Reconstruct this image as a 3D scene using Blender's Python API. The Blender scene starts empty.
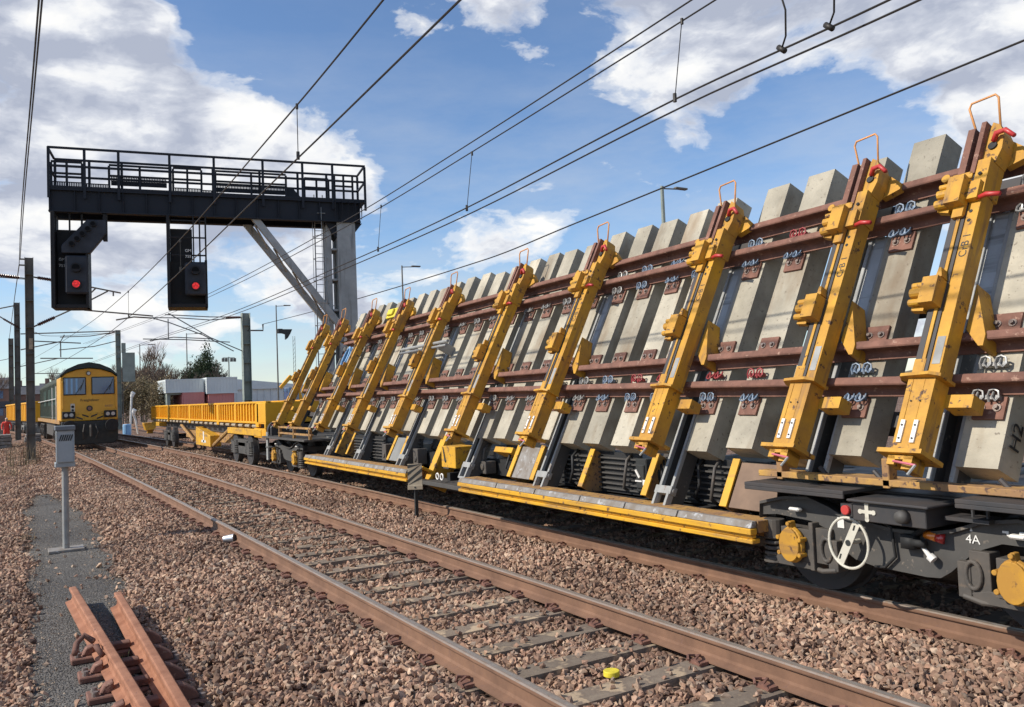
import bpy, bmesh, math, random
import numpy as np
from mathutils import Vector, Matrix
random.seed(7); rng = np.random.default_rng(11)
PI = math.pi
sc = bpy.context.scene
COL = sc.collection
R = math.radians

# ------------------------------------------------------------------ materials
def nodes_of(name):
    m = bpy.data.materials.new(name); m.use_nodes = True
    nt = m.node_tree; nt.nodes.clear()
    out = nt.nodes.new('ShaderNodeOutputMaterial'); b = nt.nodes.new('ShaderNodeBsdfPrincipled')
    nt.links.new(b.outputs[0], out.inputs[0])
    return m, nt, b
def N(nt, t, **kw):
    n = nt.nodes.new(t)
    for k, v in kw.items():
        if k.startswith('i_'):
            key = k[2:]; key = int(key) if key.isdigit() else key.replace('_', ' ')
            n.inputs[key].default_value = v
        else: setattr(n, k, v)
    return n
def ramp(nt, fac, stops):
    r = nt.nodes.new('ShaderNodeValToRGB'); e = r.color_ramp.elements
    while len(e) < len(stops): e.new(0.5)
    for i, (p, c) in enumerate(stops):
        e[i].position = p; e[i].color = (*c, 1) if len(c) == 3 else c
    nt.links.new(fac, r.inputs[0]); return r
def mixc(nt, fac, a, b, bt='MIX'):
    n = nt.nodes.new('ShaderNodeMix'); n.data_type = 'RGBA'; n.blend_type = bt
    for sock, v in ((n.inputs[0], fac), (n.inputs[6], a), (n.inputs[7], b)):
        if hasattr(v, 'is_output') or hasattr(v, 'links'): nt.links.new(v, sock)
        else: sock.default_value = v if isinstance(v, (int, float)) else (*v, 1)
    return n.outputs[2]
def math_(nt, op, a, b=None, clamp=False):
    n = nt.nodes.new('ShaderNodeMath'); n.operation = op; n.use_clamp = clamp
    for i, v in enumerate((a, b)):
        if v is None: continue
        if hasattr(v, 'links'): nt.links.new(v, n.inputs[i])
        else: n.inputs[i].default_value = v
    return n.outputs[0]
def noise(nt, vec, scale, detail=4, rough=.6):
    n = N(nt, 'ShaderNodeTexNoise', i_Scale=scale, i_Detail=detail, i_Roughness=rough)
    nt.links.new(vec, n.inputs['Vector']); return n.outputs[0]
MATS = {}
def surf(name, base, second=None, scale=3, amt=.5, rough=.6, metal=0, bump=.0, bscale=40, var=.0,
         speck=None, streak=None, spec=.5, coat=0):
    """two-tone weathered surface in object space"""
    m, nt, b = nodes_of(name)
    tc = N(nt, 'ShaderNodeTexCoord'); oi = N(nt, 'ShaderNodeObjectInfo')
    off = N(nt, 'ShaderNodeVectorMath', operation='MULTIPLY_ADD')
    nt.links.new(oi.outputs['Random'], off.inputs[0]); off.inputs[1].default_value = (37, 17, 71)
    nt.links.new(tc.outputs['Object'], off.inputs[2]); vec = off.outputs[0]
    second = second or tuple(c*.6 for c in base)
    f = ramp(nt, noise(nt, vec, scale, 6, .65), [(.5-.28*amt-.05, (0, 0, 0)), (.78-.2*amt, (1, 1, 1))]).outputs[0]
    col = mixc(nt, f, base, second)
    if speck:
        f2 = ramp(nt, noise(nt, vec, speck[1], 3, .7), [(speck[2], (0, 0, 0)), (speck[2]+.07, (1, 1, 1))]).outputs[0]
        col = mixc(nt, f2, col, speck[0])
    if streak:
        mp = N(nt, 'ShaderNodeMapping'); mp.inputs['Scale'].default_value = streak[1]
        nt.links.new(vec, mp.inputs[0])
        f3 = ramp(nt, noise(nt, mp.outputs[0], 1, 4, .6), [(streak[2], (0, 0, 0)), (streak[2]+.15, (.85, .85, .85))]).outputs[0]
        col = mixc(nt, f3, col, streak[0])
    if var:
        hs = N(nt, 'ShaderNodeHueSaturation'); nt.links.new(col, hs.inputs['Color'])
        v = math_(nt, 'MULTIPLY_ADD', oi.outputs['Random'], var*2); v.node.inputs[2].default_value = 1-var
        nt.links.new(v, hs.inputs['Value']); col = hs.outputs[0]
    nt.links.new(col, b.inputs['Base Color'])
    rr = math_(nt, 'MULTIPLY_ADD', f, .2); rr.node.inputs[2].default_value = rough-.06
    nt.links.new(rr, b.inputs['Roughness'])
    b.inputs['Metallic'].default_value = metal
    b.inputs['Specular IOR Level'].default_value = spec
    if coat: b.inputs['Coat Weight'].default_value = coat
    if bump:
        bp = N(nt, 'ShaderNodeBump', i_Strength=.6, i_Distance=bump)
        nt.links.new(noise(nt, vec, bscale, 5, .7), bp.inputs['Height']); nt.links.new(bp.outputs[0], b.inputs['Normal'])
    MATS[name] = m; return m

RUST = (.13, .05, .025)
surf('yellow', (.68, .355, .015), (.42, .21, .03), 3.2, .8, .55, bump=.002, bscale=25, speck=((.09, .045, .025), 11, .60), streak=((.22, .12, .05), (11, 1.0, 11), .56))
surf('yellow_wagon', (.80, .40, .01), (.68, .32, .01), 1.2, .4, .5, streak=((.28, .15, .04), (5, 5, .7), .66))
surf('yellow_bright', (.78, .42, .015), (.55, .29, .03), 2.5, .7, .5, speck=((.13, .07, .04), 10, .60), streak=((.25, .15, .07), (3, .8, 9), .57))
surf('yellow_dirty', (.60, .34, .06), (.30, .17, .08), 4, .9, .7, speck=((.12, .07, .05), 14, .56))
surf('concrete', (.55, .50, .39), (.33, .30, .235), 1.9, .8, .92, bump=.006, bscale=45, var=.20, speck=((.22, .19, .15), 26, .62), streak=((.26, .20, .135), (2.2, .7, 2.2), .54))
surf('track_sleeper', (.30, .245, .18), (.16, .12, .09), 5, .9, .95, bump=.008, bscale=35, var=.2, speck=((.42, .32, .21), 5, .52))
surf('rust', (.27, .125, .085), (.15, .075, .055), 6, .7, .8, bump=.002, bscale=60, speck=((.36, .22, .16), 18, .62))
surf('rail_web', (.25, .135, .08), (.15, .082, .052), 3, .6, .85, bump=.0015, bscale=70, speck=((.18, .10, .07), 15, .62))
surf('spare_rust', (.42, .195, .11), (.26, .11, .06), 5, .6, .85, bump=.002, bscale=60, speck=((.20, .09, .06), 18, .62))
surf('rail_head', (.30, .25, .21), (.22, .165, .125), 9, .7, .45, metal=.12, speck=((.24, .15, .10), 26, .6))
surf('rail_run', (.40, .37, .33), (.30, .25, .20), 14, .5, .35, metal=.45)
surf('bogie_black', (.055, .052, .048), (.10, .085, .07), 5, .6, .6, bump=.002, bscale=30, speck=((.13, .10, .075), 12, .6))
surf('frame_grey', (.088, .082, .073), (.055, .052, .048), 3, .5, .62, speck=((.18, .15, .12), 12, .62))
surf('dark_steel', (.035, .037, .04), (.06, .05, .045), 4, .5, .55)
surf('galv', (.38, .38, .36), (.25, .25, .235), 3, .6, .6, metal=.08, speck=((.24, .20, .17), 10, .62))
surf('galv_dull', (.27, .275, .26), (.18, .18, .17), 2, .6, .65, metal=.05, streak=((.10, .10, .09), (4, 4, .6), .58))
surf('channel', (.50, .53, .54), (.36, .38, .385), 2.5, .6, .55, metal=.15, streak=((.15, .15, .14), (9, .6, 9), .56))
surf('plank', (.33, .33, .32), (.20, .17, .14), 6, .9, .75, speck=((.42, .42, .42), 9, .6))
surf('brown_panel', (.23, .145, .09), (.15, .10, .07), 3, .6, .7)
surf('gantry_paint', (.014, .017, .024), (.022, .026, .034), 2, .5, .6, spec=.25)
surf('signal_black', (.012, .012, .014), (.024, .022, .021), 3, .5, .6, spec=.3)
surf('signal_box', (.045, .05, .062), (.03, .034, .042), 3, .5, .6, spec=.25)
surf('tower', (.42, .43, .42), (.28, .29, .28), 1.4, .7, .6, streak=((.17, .17, .16), (5, 5, .5), .58))
surf('mast', (.21, .20, .175), (.13, .12, .105), 1.4, .7, .7, metal=.1)
surf('mast_light', (.30, .34, .30), (.22, .25, .22), 1.4, .7, .7)
surf('wire', (.05, .045, .04), None, 4, .4, .5, metal=.4)
surf('wire_light', (.22, .20, .18), None, 4, .4, .5, metal=.4)
surf('insulator', (.12, .055, .04), None, 4, .3, .3)
surf('white', (.78, .77, .73), (.66, .63, .57), 5, .4, .5, speck=((.4, .34, .28), 18, .68))
surf('cream', (.66, .63, .53), (.50, .46, .37), 5, .4, .5)
surf('red_handle', (.50, .03, .03), (.45, .05, .04), 6, .5, .4)
surf('pink_handle', (.62, .16, .20), (.45, .10, .12), 6, .5, .45)
surf('orange_wire', (.70, .30, .08), None, 6, .3, .5)
surf('blue_clip', (.10, .20, .34), (.25, .28, .32), 25, .7, .5, metal=.2)
surf('steel_clip', (.42, .43, .42), (.22, .21, .20), 25, .7, .45, metal=.4)
surf('red_clip', (.40, .035, .04), (.25, .05, .05), 25, .6, .6)
surf('cab_yellow', (.74, .39, .035), (.58, .30, .035), 1.5, .4, .45)
surf('loco_green', (.03, .06, .045), (.05, .07, .055), 2, .5, .75, spec=.2)
surf('loco_side', (.035, .055, .045), (.08, .08, .06), 2, .6, .8, spec=.2)
surf('loco_roof', (.012, .028, .026), (.02, .03, .03), 2, .5, .6)
surf('red_paint', (.55, .05, .04), (.40, .05, .04), 4, .4, .5)
surf('orange_vest', (.80, .07, .04), (.70, .06, .05), 8, .4, .8)
surf('skin', (.55, .32, .23), None, 8, .2, .6)
surf('navy', (.03, .04, .07), None, 8, .2, .8)
surf('blue_plastic', (.20, .42, .68), (.30, .5, .72), 4, .4, .5)
surf('grey_cabinet', (.40, .44, .45), (.31, .34, .35), 3, .5, .55)
surf('grey_cabinet_top', (.17, .19, .21), None, 3, .4, .6)
surf('alu', (.62, .64, .66), (.5, .5, .52), 6, .5, .3, metal=.7)
surf('disc_yellow', (.80, .66, .05), None, 9, .3, .6)
surf('bolt', (.28, .24, .21), (.16, .11, .09), 30, .6, .5, metal=.4)
surf('container_white', (.72, .76, .74), (.62, .66, .65), .5, .4, .6)
surf('container_red', (.66, .27, .25), (.58, .24, .22), .5, .5, .6)
surf('brick', (.30, .17, .12), (.22, .13, .10), 1, .6, .9)
surf('slate', (.10, .10, .11), None, 1, .4, .8)
surf('bark', (.115, .095, .08), (.08, .065, .055), 2, .5, .95, var=.15)
surf('twig', (.20, .145, .11), (.14, .105, .08), 2, .5, .95, var=.2)
surf('evergreen', (.035, .06, .028), (.06, .08, .035), 1, .6, .9, var=.1)
surf('scrub', (.20, .17, .085), (.23, .175, .11), 1.2, .7, .95, var=.25)
surf('grass_blade', (.12, .17, .06), (.22, .20, .10), 8, .6, .9)
surf('stripe_dark', (.03, .032, .03), None, 6, .3, .6)
surf('stripe_light', (.42, .36, .26), (.30, .24, .17), 6, .5, .7)
surf('rubber', (.02, .02, .02), None, 6, .3, .7)
surf('hivis', (.45, .75, .05), None, 6, .3, .7)
def glass(name, col, rough=.08):
    m, nt, b = nodes_of(name); b.inputs['Base Color'].default_value = (*col, 1)
    b.inputs['Roughness'].default_value = rough; b.inputs['Specular IOR Level'].default_value = .9
    b.inputs['Coat Weight'].default_value = .6 if rough < .4 else 0; b.inputs['Specular IOR Level'].default_value = .9 if rough < .4 else .1; MATS[name] = m
glass('windscreen', (.05, .11, .22), .2); glass('lens_dark', (.004, .004, .005), .45); glass('lens_head', (.45, .46, .45), .2)
glass('lamp_orange', (.85, .25, .03), .25); glass('lamp_red', (.5, .03, .03), .25)
m, nt, b = nodes_of('lit_red'); b.inputs['Base Color'].default_value = (.6, .02, .02, 1)
b.inputs['Emission Color'].default_value = (1, .03, .03, 1); b.inputs['Emission Strength'].default_value = 1.1
tc = N(nt, 'ShaderNodeTexCoord'); vo = N(nt, 'ShaderNodeTexVoronoi', i_Scale=24.0)
nt.links.new(tc.outputs['Object'], vo.inputs['Vector'])
rp = ramp(nt, vo.outputs['Distance'], [(.2, (.85, .03, .03)), (.5, (.22, .008, .008))])
nt.links.new(rp.outputs[0], b.inputs['Emission Color']); MATS['lit_red'] = m

def ground_mat(name, tones, cell=22.0, zone=True):
    m, nt, b = nodes_of(name)
    tc = N(nt, 'ShaderNodeTexCoord'); vec = tc.outputs['Object']
    vo = N(nt, 'ShaderNodeTexVoronoi', i_Scale=cell); nt.links.new(vec, vo.inputs['Vector'])
    sep = N(nt, 'ShaderNodeSeparateColor'); nt.links.new(vo.outputs['Color'], sep.inputs[0])
    n = len(tones); c = ramp(nt, sep.outputs[0], [((i+.5)/n, t) for i, t in enumerate(tones)]); c.color_ramp.interpolation = 'LINEAR'
    big = ramp(nt, noise(nt, vec, .35, 5, .6), [(.35, (.62, .60, .60)), (.65, (1.1, 1.08, 1.05))]).outputs[0]
    col = mixc(nt, 1.0, c.outputs[0], big, 'MULTIPLY')
    nt.links.new(col, b.inputs['Base Color']); b.inputs['Roughness'].default_value = .95
    b.inputs['Specular IOR Level'].default_value = .2
    d = ramp(nt, vo.outputs['Distance'], [(0, (1, 1, 1)), (.6, (0, 0, 0))])
    bp = N(nt, 'ShaderNodeBump', i_Strength=1.0, i_Distance=.03)
    nt.links.new(d.outputs[0], bp.inputs['Height']); nt.links.new(bp.outputs[0], b.inputs['Normal'])
    MATS[name] = m
BT = [(.10, .065, .052), (.26, .165, .125), (.20, .125, .10), (.34, .235, .18), (.17, .13, .115), (.30, .20, .145), (.24, .14, .115)]
ground_mat('ballast_ground', [(t[0]*1.05,t[1]*1.05,t[2]*1.0) for t in BT], 19)
ground_mat('chip_ground', [(.15, .148, .14), (.23, .22, .20), (.19, .18, .165), (.13, .12, .11)], 55)
KC_ = -.0004
def stone_mat(name, ramp_stops):
    m, nt, b = nodes_of(name)
    at = N(nt, 'ShaderNodeAttribute', attribute_name='tint')
    tc = N(nt, 'ShaderNodeTexCoord')
    c = ramp(nt, at.outputs['Fac'], ramp_stops).outputs[0]
    nn = ramp(nt, noise(nt, tc.outputs['Object'], 45, 3, .6), [(.3, (.72, .72, .72)), (.7, (1.15, 1.15, 1.15))]).outputs[0]
    c = mixc(nt, 1.0, c, nn, 'MULTIPLY')
    big = ramp(nt, noise(nt, tc.outputs['Object'], .55, 4, .6), [(.36, (.86, .72, .61)), (.60, (1.42, 1.22, 1.03))]).outputs[0]
    c = mixc(nt, 1.0, c, big, 'MULTIPLY')
    if name == 'stone':
        sp_ = N(nt, 'ShaderNodeSeparateXYZ'); nt.links.new(tc.outputs['Object'], sp_.inputs[0])
        curve = math_(nt, 'MULTIPLY', math_(nt, 'MULTIPLY', sp_.outputs['Y'], sp_.outputs['Y']), KC_)
        t_ = math_(nt, 'SUBTRACT', sp_.outputs['X'], curve); stain = None
        for x0 in (3.3935-.7525, 3.3935+.7525, 5.8825):
            a = math_(nt, 'DIVIDE', math_(nt, 'SUBTRACT', t_, x0), .22); a = math_(nt, 'EXPONENT', math_(nt, 'MULTIPLY', math_(nt, 'MULTIPLY', a, a), -1))
            stain = a if stain is None else math_(nt, 'ADD', stain, a)
        pn = ramp(nt, noise(nt, tc.outputs['Object'], 1.3, 4, .6), [(.3, (.25, .25, .25)), (.7, (.8, .8, .8))]).outputs[0]
        c = mixc(nt, math_(nt, 'MULTIPLY', stain, pn, True), c, (.11, .065, .045))
    nt.links.new(c, b.inputs['Base Color']); b.inputs['Roughness'].default_value = .9
    b.inputs['Specular IOR Level'].default_value = .25; MATS[name] = m
stone_mat('stone', [(0, (.10, .08, .072)), (.15, (.27, .20, .165)), (.3, (.20, .145, .12)), (.42, (.38, .295, .235)), (.55, (.30, .205, .165)),
                    (.66, (.25, .225, .205)), (.78, (.47, .385, .31)), (.88, (.36, .24, .19)), (.95, (.42, .36, .31)), (1, (.60, .53, .44))])
stone_mat('chip', [(0, (.12, .115, .105)), (.4, (.22, .21, .19)), (.7, (.28, .265, .24)), (1, (.38, .34, .29))])

# ------------------------------------------------------------------ mesh builder
def q4(a, b, c, d): return (a, b, c, d)
class MB:
    def __init__(s, T=None): s.v = []; s.f = []; s.m = []; s.T = T
    def add(s, vs, fs, mi=0, T=None):
        T = T or s.T; o = len(s.v)
        s.v += [tuple(T(*p)) if T else tuple(p) for p in vs]
        s.f += [tuple(i+o for i in f) for f in fs]; s.m += [mi]*len(fs)
    def box(s, x0, x1, y0, y1, z0, z1, mi=0, T=None):
        s.add([(x0, y0, z0), (x1, y0, z0), (x1, y1, z0), (x0, y1, z0), (x0, y0, z1), (x1, y0, z1), (x1, y1, z1), (x0, y1, z1)],
              [(0, 3, 2, 1), (4, 5, 6, 7), (0, 1, 5, 4), (1, 2, 6, 5), (2, 3, 7, 6), (3, 0, 4, 7)], mi, T); return s
    def prism(s, poly, ax, a0, a1, mi=0, T=None):
        """poly: list of 2D; ax: axis of extrusion 0/1/2"""
        def P(p, a):
            l = list(p); l.insert(ax, a); return tuple(l)
        n = len(poly)
        s.add([P(p, a0) for p in poly]+[P(p, a1) for p in poly],
              [tuple(range(n))[::-1], tuple(range(n, 2*n))]+[(i, (i+1) % n, n+(i+1) % n, n+i) for i in range(n)], mi, T); return s
    def tube(s, pts, r, n=6, mi=0, closed=False, T=None):
        T = T or s.T
        P = [Vector(T(*p)) if T else Vector(p) for p in pts]; m = len(P); o = len(s.v)
        rr = r if isinstance(r, (list, tuple)) else [r]*m
        up = None
        for i, p in enumerate(P):
            if closed: t = (P[(i+1) % m]-P[i-1])
            else: t = (P[min(i+1, m-1)]-P[max(i-1, 0)])
            t.normalize()
            if up is None: up = Vector((0, 0, 1)) if abs(t.z) < .9 else Vector((1, 0, 0))
            a = t.cross(up)
            if a.length < 1e-4: a = t.cross(Vector((1, .3, 0)))
            a.normalize(); b_ = a.cross(t).normalized(); up = b_
            for k in range(n):
                th = 2*PI*k/n; s.v.append(tuple(p+(a*math.cos(th)+b_*math.sin(th))*rr[i]))
        for i in range(m if closed else m-1):
            j = (i+1) % m
            for k in range(n):
                s.f.append((o+i*n+k, o+i*n+(k+1) % n, o+j*n+(k+1) % n, o+j*n+k)); s.m.append(mi)
        if not closed:
            s.f.append(tuple(o+k for k in range(n))[::-1]); s.f.append(tuple(o+(m-1)*n+k for k in range(n))); s.m += [mi, mi]
        return s
    def cyl(s, p0, p1, r0, r1=None, n=16, mi=0, T=None):
        return s.tube([p0, p1], [r0, r0 if r1 is None else r1], n, mi, False, T)
    def torus(s, c, ax, Rr, r, n=28, k=8, mi=0, T=None, ry=None):
        pts = []
        for i in range(n):
            a = 2*PI*i/n; p = [Rr*math.cos(a), (ry or Rr)*math.sin(a)]; p.insert(ax, 0)
            pts.append((c[0]+p[0], c[1]+p[1], c[2]+p[2]))
        return s.tube(pts, r, k, mi, True, T)
    def mesh(s, name, mats, org=(0, 0, 0), smooth=False, recalc=True):
        me = bpy.data.meshes.new(name)
        me.from_pydata([(x-org[0], y-org[1], z-org[2]) for x, y, z in s.v], [], s.f)
        mats = mats if isinstance(mats, (list, tuple)) else [mats]
        for mm in mats: me.materials.append(MATS[mm])
        me.polygons.foreach_set('material_index', s.m)
        if recalc:
            bm = bmesh.new(); bm.from_mesh(me); bmesh.ops.recalc_face_normals(bm, faces=bm.faces); bm.to_mesh(me); bm.free()
        if smooth: 
            me.polygons.foreach_set('use_smooth', [True]*len(me.polygons))
        me.update(); return me
    def build(s, name, mats, parent=None, bevel=0, smooth=False, org=None):
        """vertices are given in world space; parent = Empty without rotation, or org=(0,0,0) when they are local already"""
        if org is None:
            if parent is not None: org = WORLD.get(parent.name, (0, 0, 0))
            else:
                a = np.array(s.v); org = ((a[:, 0].min()+a[:, 0].max())/2, (a[:, 1].min()+a[:, 1].max())/2, a[:, 2].min())
            loc = (0, 0, 0) if parent is not None else org
        else: loc = (0, 0, 0)
        o = bpy.data.objects.new(name, s.mesh(name, mats, org, smooth)); COL.objects.link(o)
        if parent is not None: o.parent = parent; WORLD[o.name] = org
        else: o.location = loc; WORLD[o.name] = tuple(org)
        if bevel:
            md = o.modifiers.new('edge', 'BEVEL'); md.width = bevel; md.segments = 1; md.limit_method = 'ANGLE'; md.angle_limit = R(40)
        if smooth:
            pass
        return o
WORLD = {}
def tag(o, label, cat, group=None, kind=None):
    if label: o['label'] = label
    if cat: o['category'] = cat
    if group: o['group'] = group
    if kind: o['kind'] = kind
    return o
def thing(name, loc, label, cat, group=None, kind=None):
    o = bpy.data.objects.new(name, None); COL.objects.link(o); o.location = loc; o.empty_display_size = .3
    WORLD[o.name] = tuple(loc); return tag(o, label, cat, group, kind)
def clone(o, parent=None, deep=True):
    c = o.copy(); COL.objects.link(c); c.parent = parent
    WORLD[c.name] = WORLD.get(o.name, (0, 0, 0))
    if deep:
        for ch in list(o.children): clone(ch, c)
    return c
def words(txt, size, mat, parent, loc, rot, name='lettering', extrude=.001, align='CENTER'):
    cu = bpy.data.curves.new(name, 'FONT'); cu.body = txt; cu.size = size; cu.extrude = extrude
    cu.align_x = align; cu.align_y = 'CENTER'; cu.materials.append(MATS[mat])
    o0 = bpy.data.objects.new(name+'_src', cu); COL.objects.link(o0); dg = bpy.context.evaluated_depsgraph_get(); dg.update()
    me = bpy.data.meshes.new_from_object(o0.evaluated_get(dg)); me.name = name; bpy.data.objects.remove(o0); bpy.data.curves.remove(cu)
    o = bpy.data.objects.new(name, me); COL.objects.link(o); o.parent = parent
    if hasattr(rot, 'to_euler'): rot = rot.to_euler()
    o.location = loc; o.rotation_euler = rot; return o

# ------------------------------------------------------------------ track geometry
KC = -.0004
def xc1(y): return 3.3935+KC*y*y
def xc2(y): return 6.635+KC*y*y
def hnoise(x, y): return .5*(np.sin(x*1.7+y*.6)+np.sin(y*1.3-x*.8+1.2))
def gz(x, y):
    t = x-xc1(y)
    pts_t = [-60, -3.2, -2.2, -1.4, -1.0, -.6, .6, 1.3, 1.75, 2.2, 2.6, 3.9, 4.6, 5.4, 60]
    pts_z = [-.30, -.29, -.27, -.158, -.162, -.20, -.20, -.165, -.145, -.135, -.20, -.20, -.18, -.32, -.36]
    return np.interp(t, pts_t, pts_z)+.008*hnoise(x, y)

# ground sheet
def ground():
    xs = np.concatenate([np.linspace(-500, -12, 14), np.linspace(-10, 14, 97), np.linspace(16, 600, 16)])
    ys = np.concatenate([np.linspace(-60, -4, 8), np.linspace(-3, 60, 64), np.linspace(65, 900, 26)])
    X, Y = np.meshgrid(xs, ys); 
    Z = np.where((X > -11) & (X < 15), gz(X, Y), -.33)
    v = np.stack([X.ravel(), Y.ravel(), Z.ravel()-.02], 1); nx, ny = len(xs), len(ys)
    f = [(j*nx+i, j*nx+i+1, (j+1)*nx+i+1, (j+1)*nx+i) for j in range(ny-1) for i in range(nx-1)]
    me = bpy.data.meshes.new('ground'); me.from_pydata([tuple(p) for p in v], [], f); me.materials.append(MATS['ballast_ground'])
    o = bpy.data.objects.new('ground', me); COL.objects.link(o)
    tag(o, 'pinkish brown stony ground of the railway yard', None, kind='structure')
ground()

# grey chippings path
def path_edge(y):
    c = np.interp(y, [6, 9, 12, 16, 19, 23], [.35, .50, .58, .62, .55, .5]); w = np.interp(y, [6, 9, 12, 16, 20, 23.5], [.34, .42, .46, .50, .44, .15]); return c, w
mb = MB()
ysn = np.linspace(6, 23.4, 60)
for i in range(len(ysn)-1):
    for k in range(6):
        q = []
        for (yy, kk) in ((ysn[i], k), (ysn[i], k+1), (ysn[i+1], k+1), (ysn[i+1], k)):
            c, w = path_edge(yy); w = w*(1+.18*math.sin(yy*3.1)*(1 if kk > 3 else -.7)); x = c-w+2*w*kk/6
            q.append((x, yy, float(gz(x, yy))-.012+.012*(1-abs(kk-3)/3)))
        mb.add(q, [(0, 1, 2, 3)])
o = mb.build('path', 'chip_ground'); tag(o, 'worn patch of fine grey chippings leading up to the cabinet post', None, kind='structure')

# ------------------------------------------------------------------ stones
def stone_protos(n, pts=11):
    out = []
    for i in range(n):
        bm = bmesh.new()
        p = rng.normal(size=(pts, 3)); p /= np.linalg.norm(p, axis=1)[:, None]; p *= rng.uniform(.75, 1.1, (pts, 1)); p *= [1.15, .85, .68]
        for q in p: bm.verts.new(q)
        r = bmesh.ops.convex_hull(bm, input=bm.verts)
        bmesh.ops.delete(bm, geom=[g for g in r['geom_interior'] if isinstance(g, bmesh.types.BMVert)], context='VERTS')
        bmesh.ops.triangulate(bm, faces=bm.faces); bm.verts.ensure_lookup_table(); bm.verts.index_update()
        bmesh.ops.recalc_face_normals(bm, faces=bm.faces)
        out.append((np.array([v.co[:] for v in bm.verts]), np.array([[v.index for v in f.verts] for f in bm.faces]))); bm.free()
    return out
PROTO = stone_protos(10)
def stones(name, P, S, tint, mat, label, cat):
    n = len(P); which = rng.integers(0, len(PROTO), n)
    V = []; F = []; T = []; off = 0
    q = rng.normal(size=(n, 4)); q /= np.linalg.norm(q, axis=1)[:, None]
    w, x, y, z = q.T
    M = np.stack([1-2*(y*y+z*z), 2*(x*y-z*w), 2*(x*z+y*w), 2*(x*y+z*w), 1-2*(x*x+z*z), 2*(y*z-x*w), 2*(x*z-y*w), 2*(y*z+x*w), 1-2*(x*x+y*y)], 1).reshape(n, 3, 3)
    for k, (pv, pf) in enumerate(PROTO):
        idx = np.where(which == k)[0]
        if not len(idx): continue
        vv = np.einsum('nij,vj->nvi', M[idx], pv)*S[idx][:, None, None]+P[idx][:, None, :]
        V.append(vv.reshape(-1, 3)); ff = (pf[None]+(np.arange(len(idx))*len(pv))[:, None, None]+off).reshape(-1, 3)
        F.append(ff); T.append(np.repeat(tint[idx], len(pv))); off += len(idx)*len(pv)
    V = np.concatenate(V); F = np.concatenate(F); T = np.concatenate(T)
    me = bpy.data.meshes.new(name); me.vertices.add(len(V)); me.vertices.foreach_set('co', V.astype(np.float32).ravel())
    me.loops.add(len(F)*3); me.loops.foreach_set('vertex_index', F.astype(np.int32).ravel())
    me.polygons.add(len(F)); me.polygons.foreach_set('loop_start', np.arange(0, len(F)*3, 3, dtype=np.int32))
    me.polygons.foreach_set('loop_total', np.full(len(F), 3, dtype=np.int32))
    me.update(calc_edges=True); a = me.attributes.new('tint', 'FLOAT', 'POINT'); a.data.foreach_set('value', T.astype(np.float32))
    me.materials.append(MATS[mat]); me.validate()
    me.polygons.foreach_set('use_smooth', np.zeros(len(F), dtype=bool))
    o = bpy.data.objects.new(name, me); COL.objects.link(o); tag(o, label, cat, kind='stuff'); return o
SLP = .6; SL0 = .79
def scatter():
    Ps = []; Ss = []
    for (r0, r1, dens, s0, s1) in ((0, 8.5, 950, .017, .034), (8.5, 14, 640, .019, .035), (14, 24, 330, .023, .040), (24, 40, 130, .028, .048), (40, 62, 45, .035, .055)):
        xa, xb = -2.2-.05*r1, min(11, 6.5+r1*.35); ya, yb = 1.2, r1
        n = int((xb-xa)*(yb-ya)*dens)
        x = rng.uniform(xa, xb, n); y = rng.uniform(ya, yb, n); rr = np.hypot(x, y)
        k = (rr >= r0) & (rr < r1) & (x > -1.3-.06*y)
        t = x-xc1(y)
        k &= ~((t > 3.9) & (rng.random(n) < .75)) & (t < 6.5)
        x, y, t = x[k], y[k], t[k]
        c, w = path_edge(y); q = abs(x-c+.05*np.sin(y*2.3)+.03*np.sin(y*5.1))/w; onpath = (q < 1.08) & (y > 6) & (y < 23.2)
        k = ~(onpath & (rng.random(len(x)) < np.clip(1.75-q*.95, .3, .985))); x, y, t = x[k], y[k], t[k]
        s = rng.uniform(s0, s1, len(x))*np.where(rng.random(len(x)) < .12, 1.45, 1.08)
        z = gz(x, y)+rng.uniform(-.014, .018, len(x))
        # rails and sleepers of both tracks
        for tc in (0, 3.241):
            tt = t-tc
            k = (abs(abs(tt)-.7525) > .085)
            ph = ((y-SL0+SLP/2) % SLP)-SLP/2
            ons = (abs(ph) < .125) & (abs(tt) < 1.2)
            k &= ~(ons & ((abs(tt) < .67) & (rng.random(len(x)) < np.clip(.94-.05*np.maximum(y-9, 0)-.22*(abs(tt) > .45)-.18*np.maximum(np.sin(y*.9+1), 0)*(y > 6), .4, .94))))
            k &= ~(ons & (abs(abs(tt)-.7525) < .2))
            # crib stones stay below the sleeper top
            x, y, t, z, s = x[k], y[k], t[k], z[k], s[k]
            ph = ((y-SL0+SLP/2) % SLP)-SLP/2; tt = t-tc; inn = (abs(tt) < .68) & ~((abs(ph) < .125)); z[(abs(tt) < .68) & (abs(ph) < .125)] = -.163; z[inn] = np.minimum(z[inn], -.185-rng.uniform(0, .012, inn.sum()))
            near = abs(abs(tt)-.80) < .16; z[near] = np.minimum(z[near], -.165)
        Ps.append(np.stack([x, y, z], 1)); Ss.append(s)
    P = np.concatenate(Ps); S = np.concatenate(Ss)
    tint = np.clip(rng.beta(2.0, 1.9, len(P)), 0, 1)
    return P, S, tint
P, S, TI = scatter()
stones('ballast_stones', P, S, TI, 'stone', 'loose pinkish brown ballast stones around and between the rails', 'ballast')
n = 16000
y = rng.uniform(6, 23.3, n); c, w = path_edge(y); x = c+(rng.uniform(-1, 1, n))*w*1.15
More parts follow.
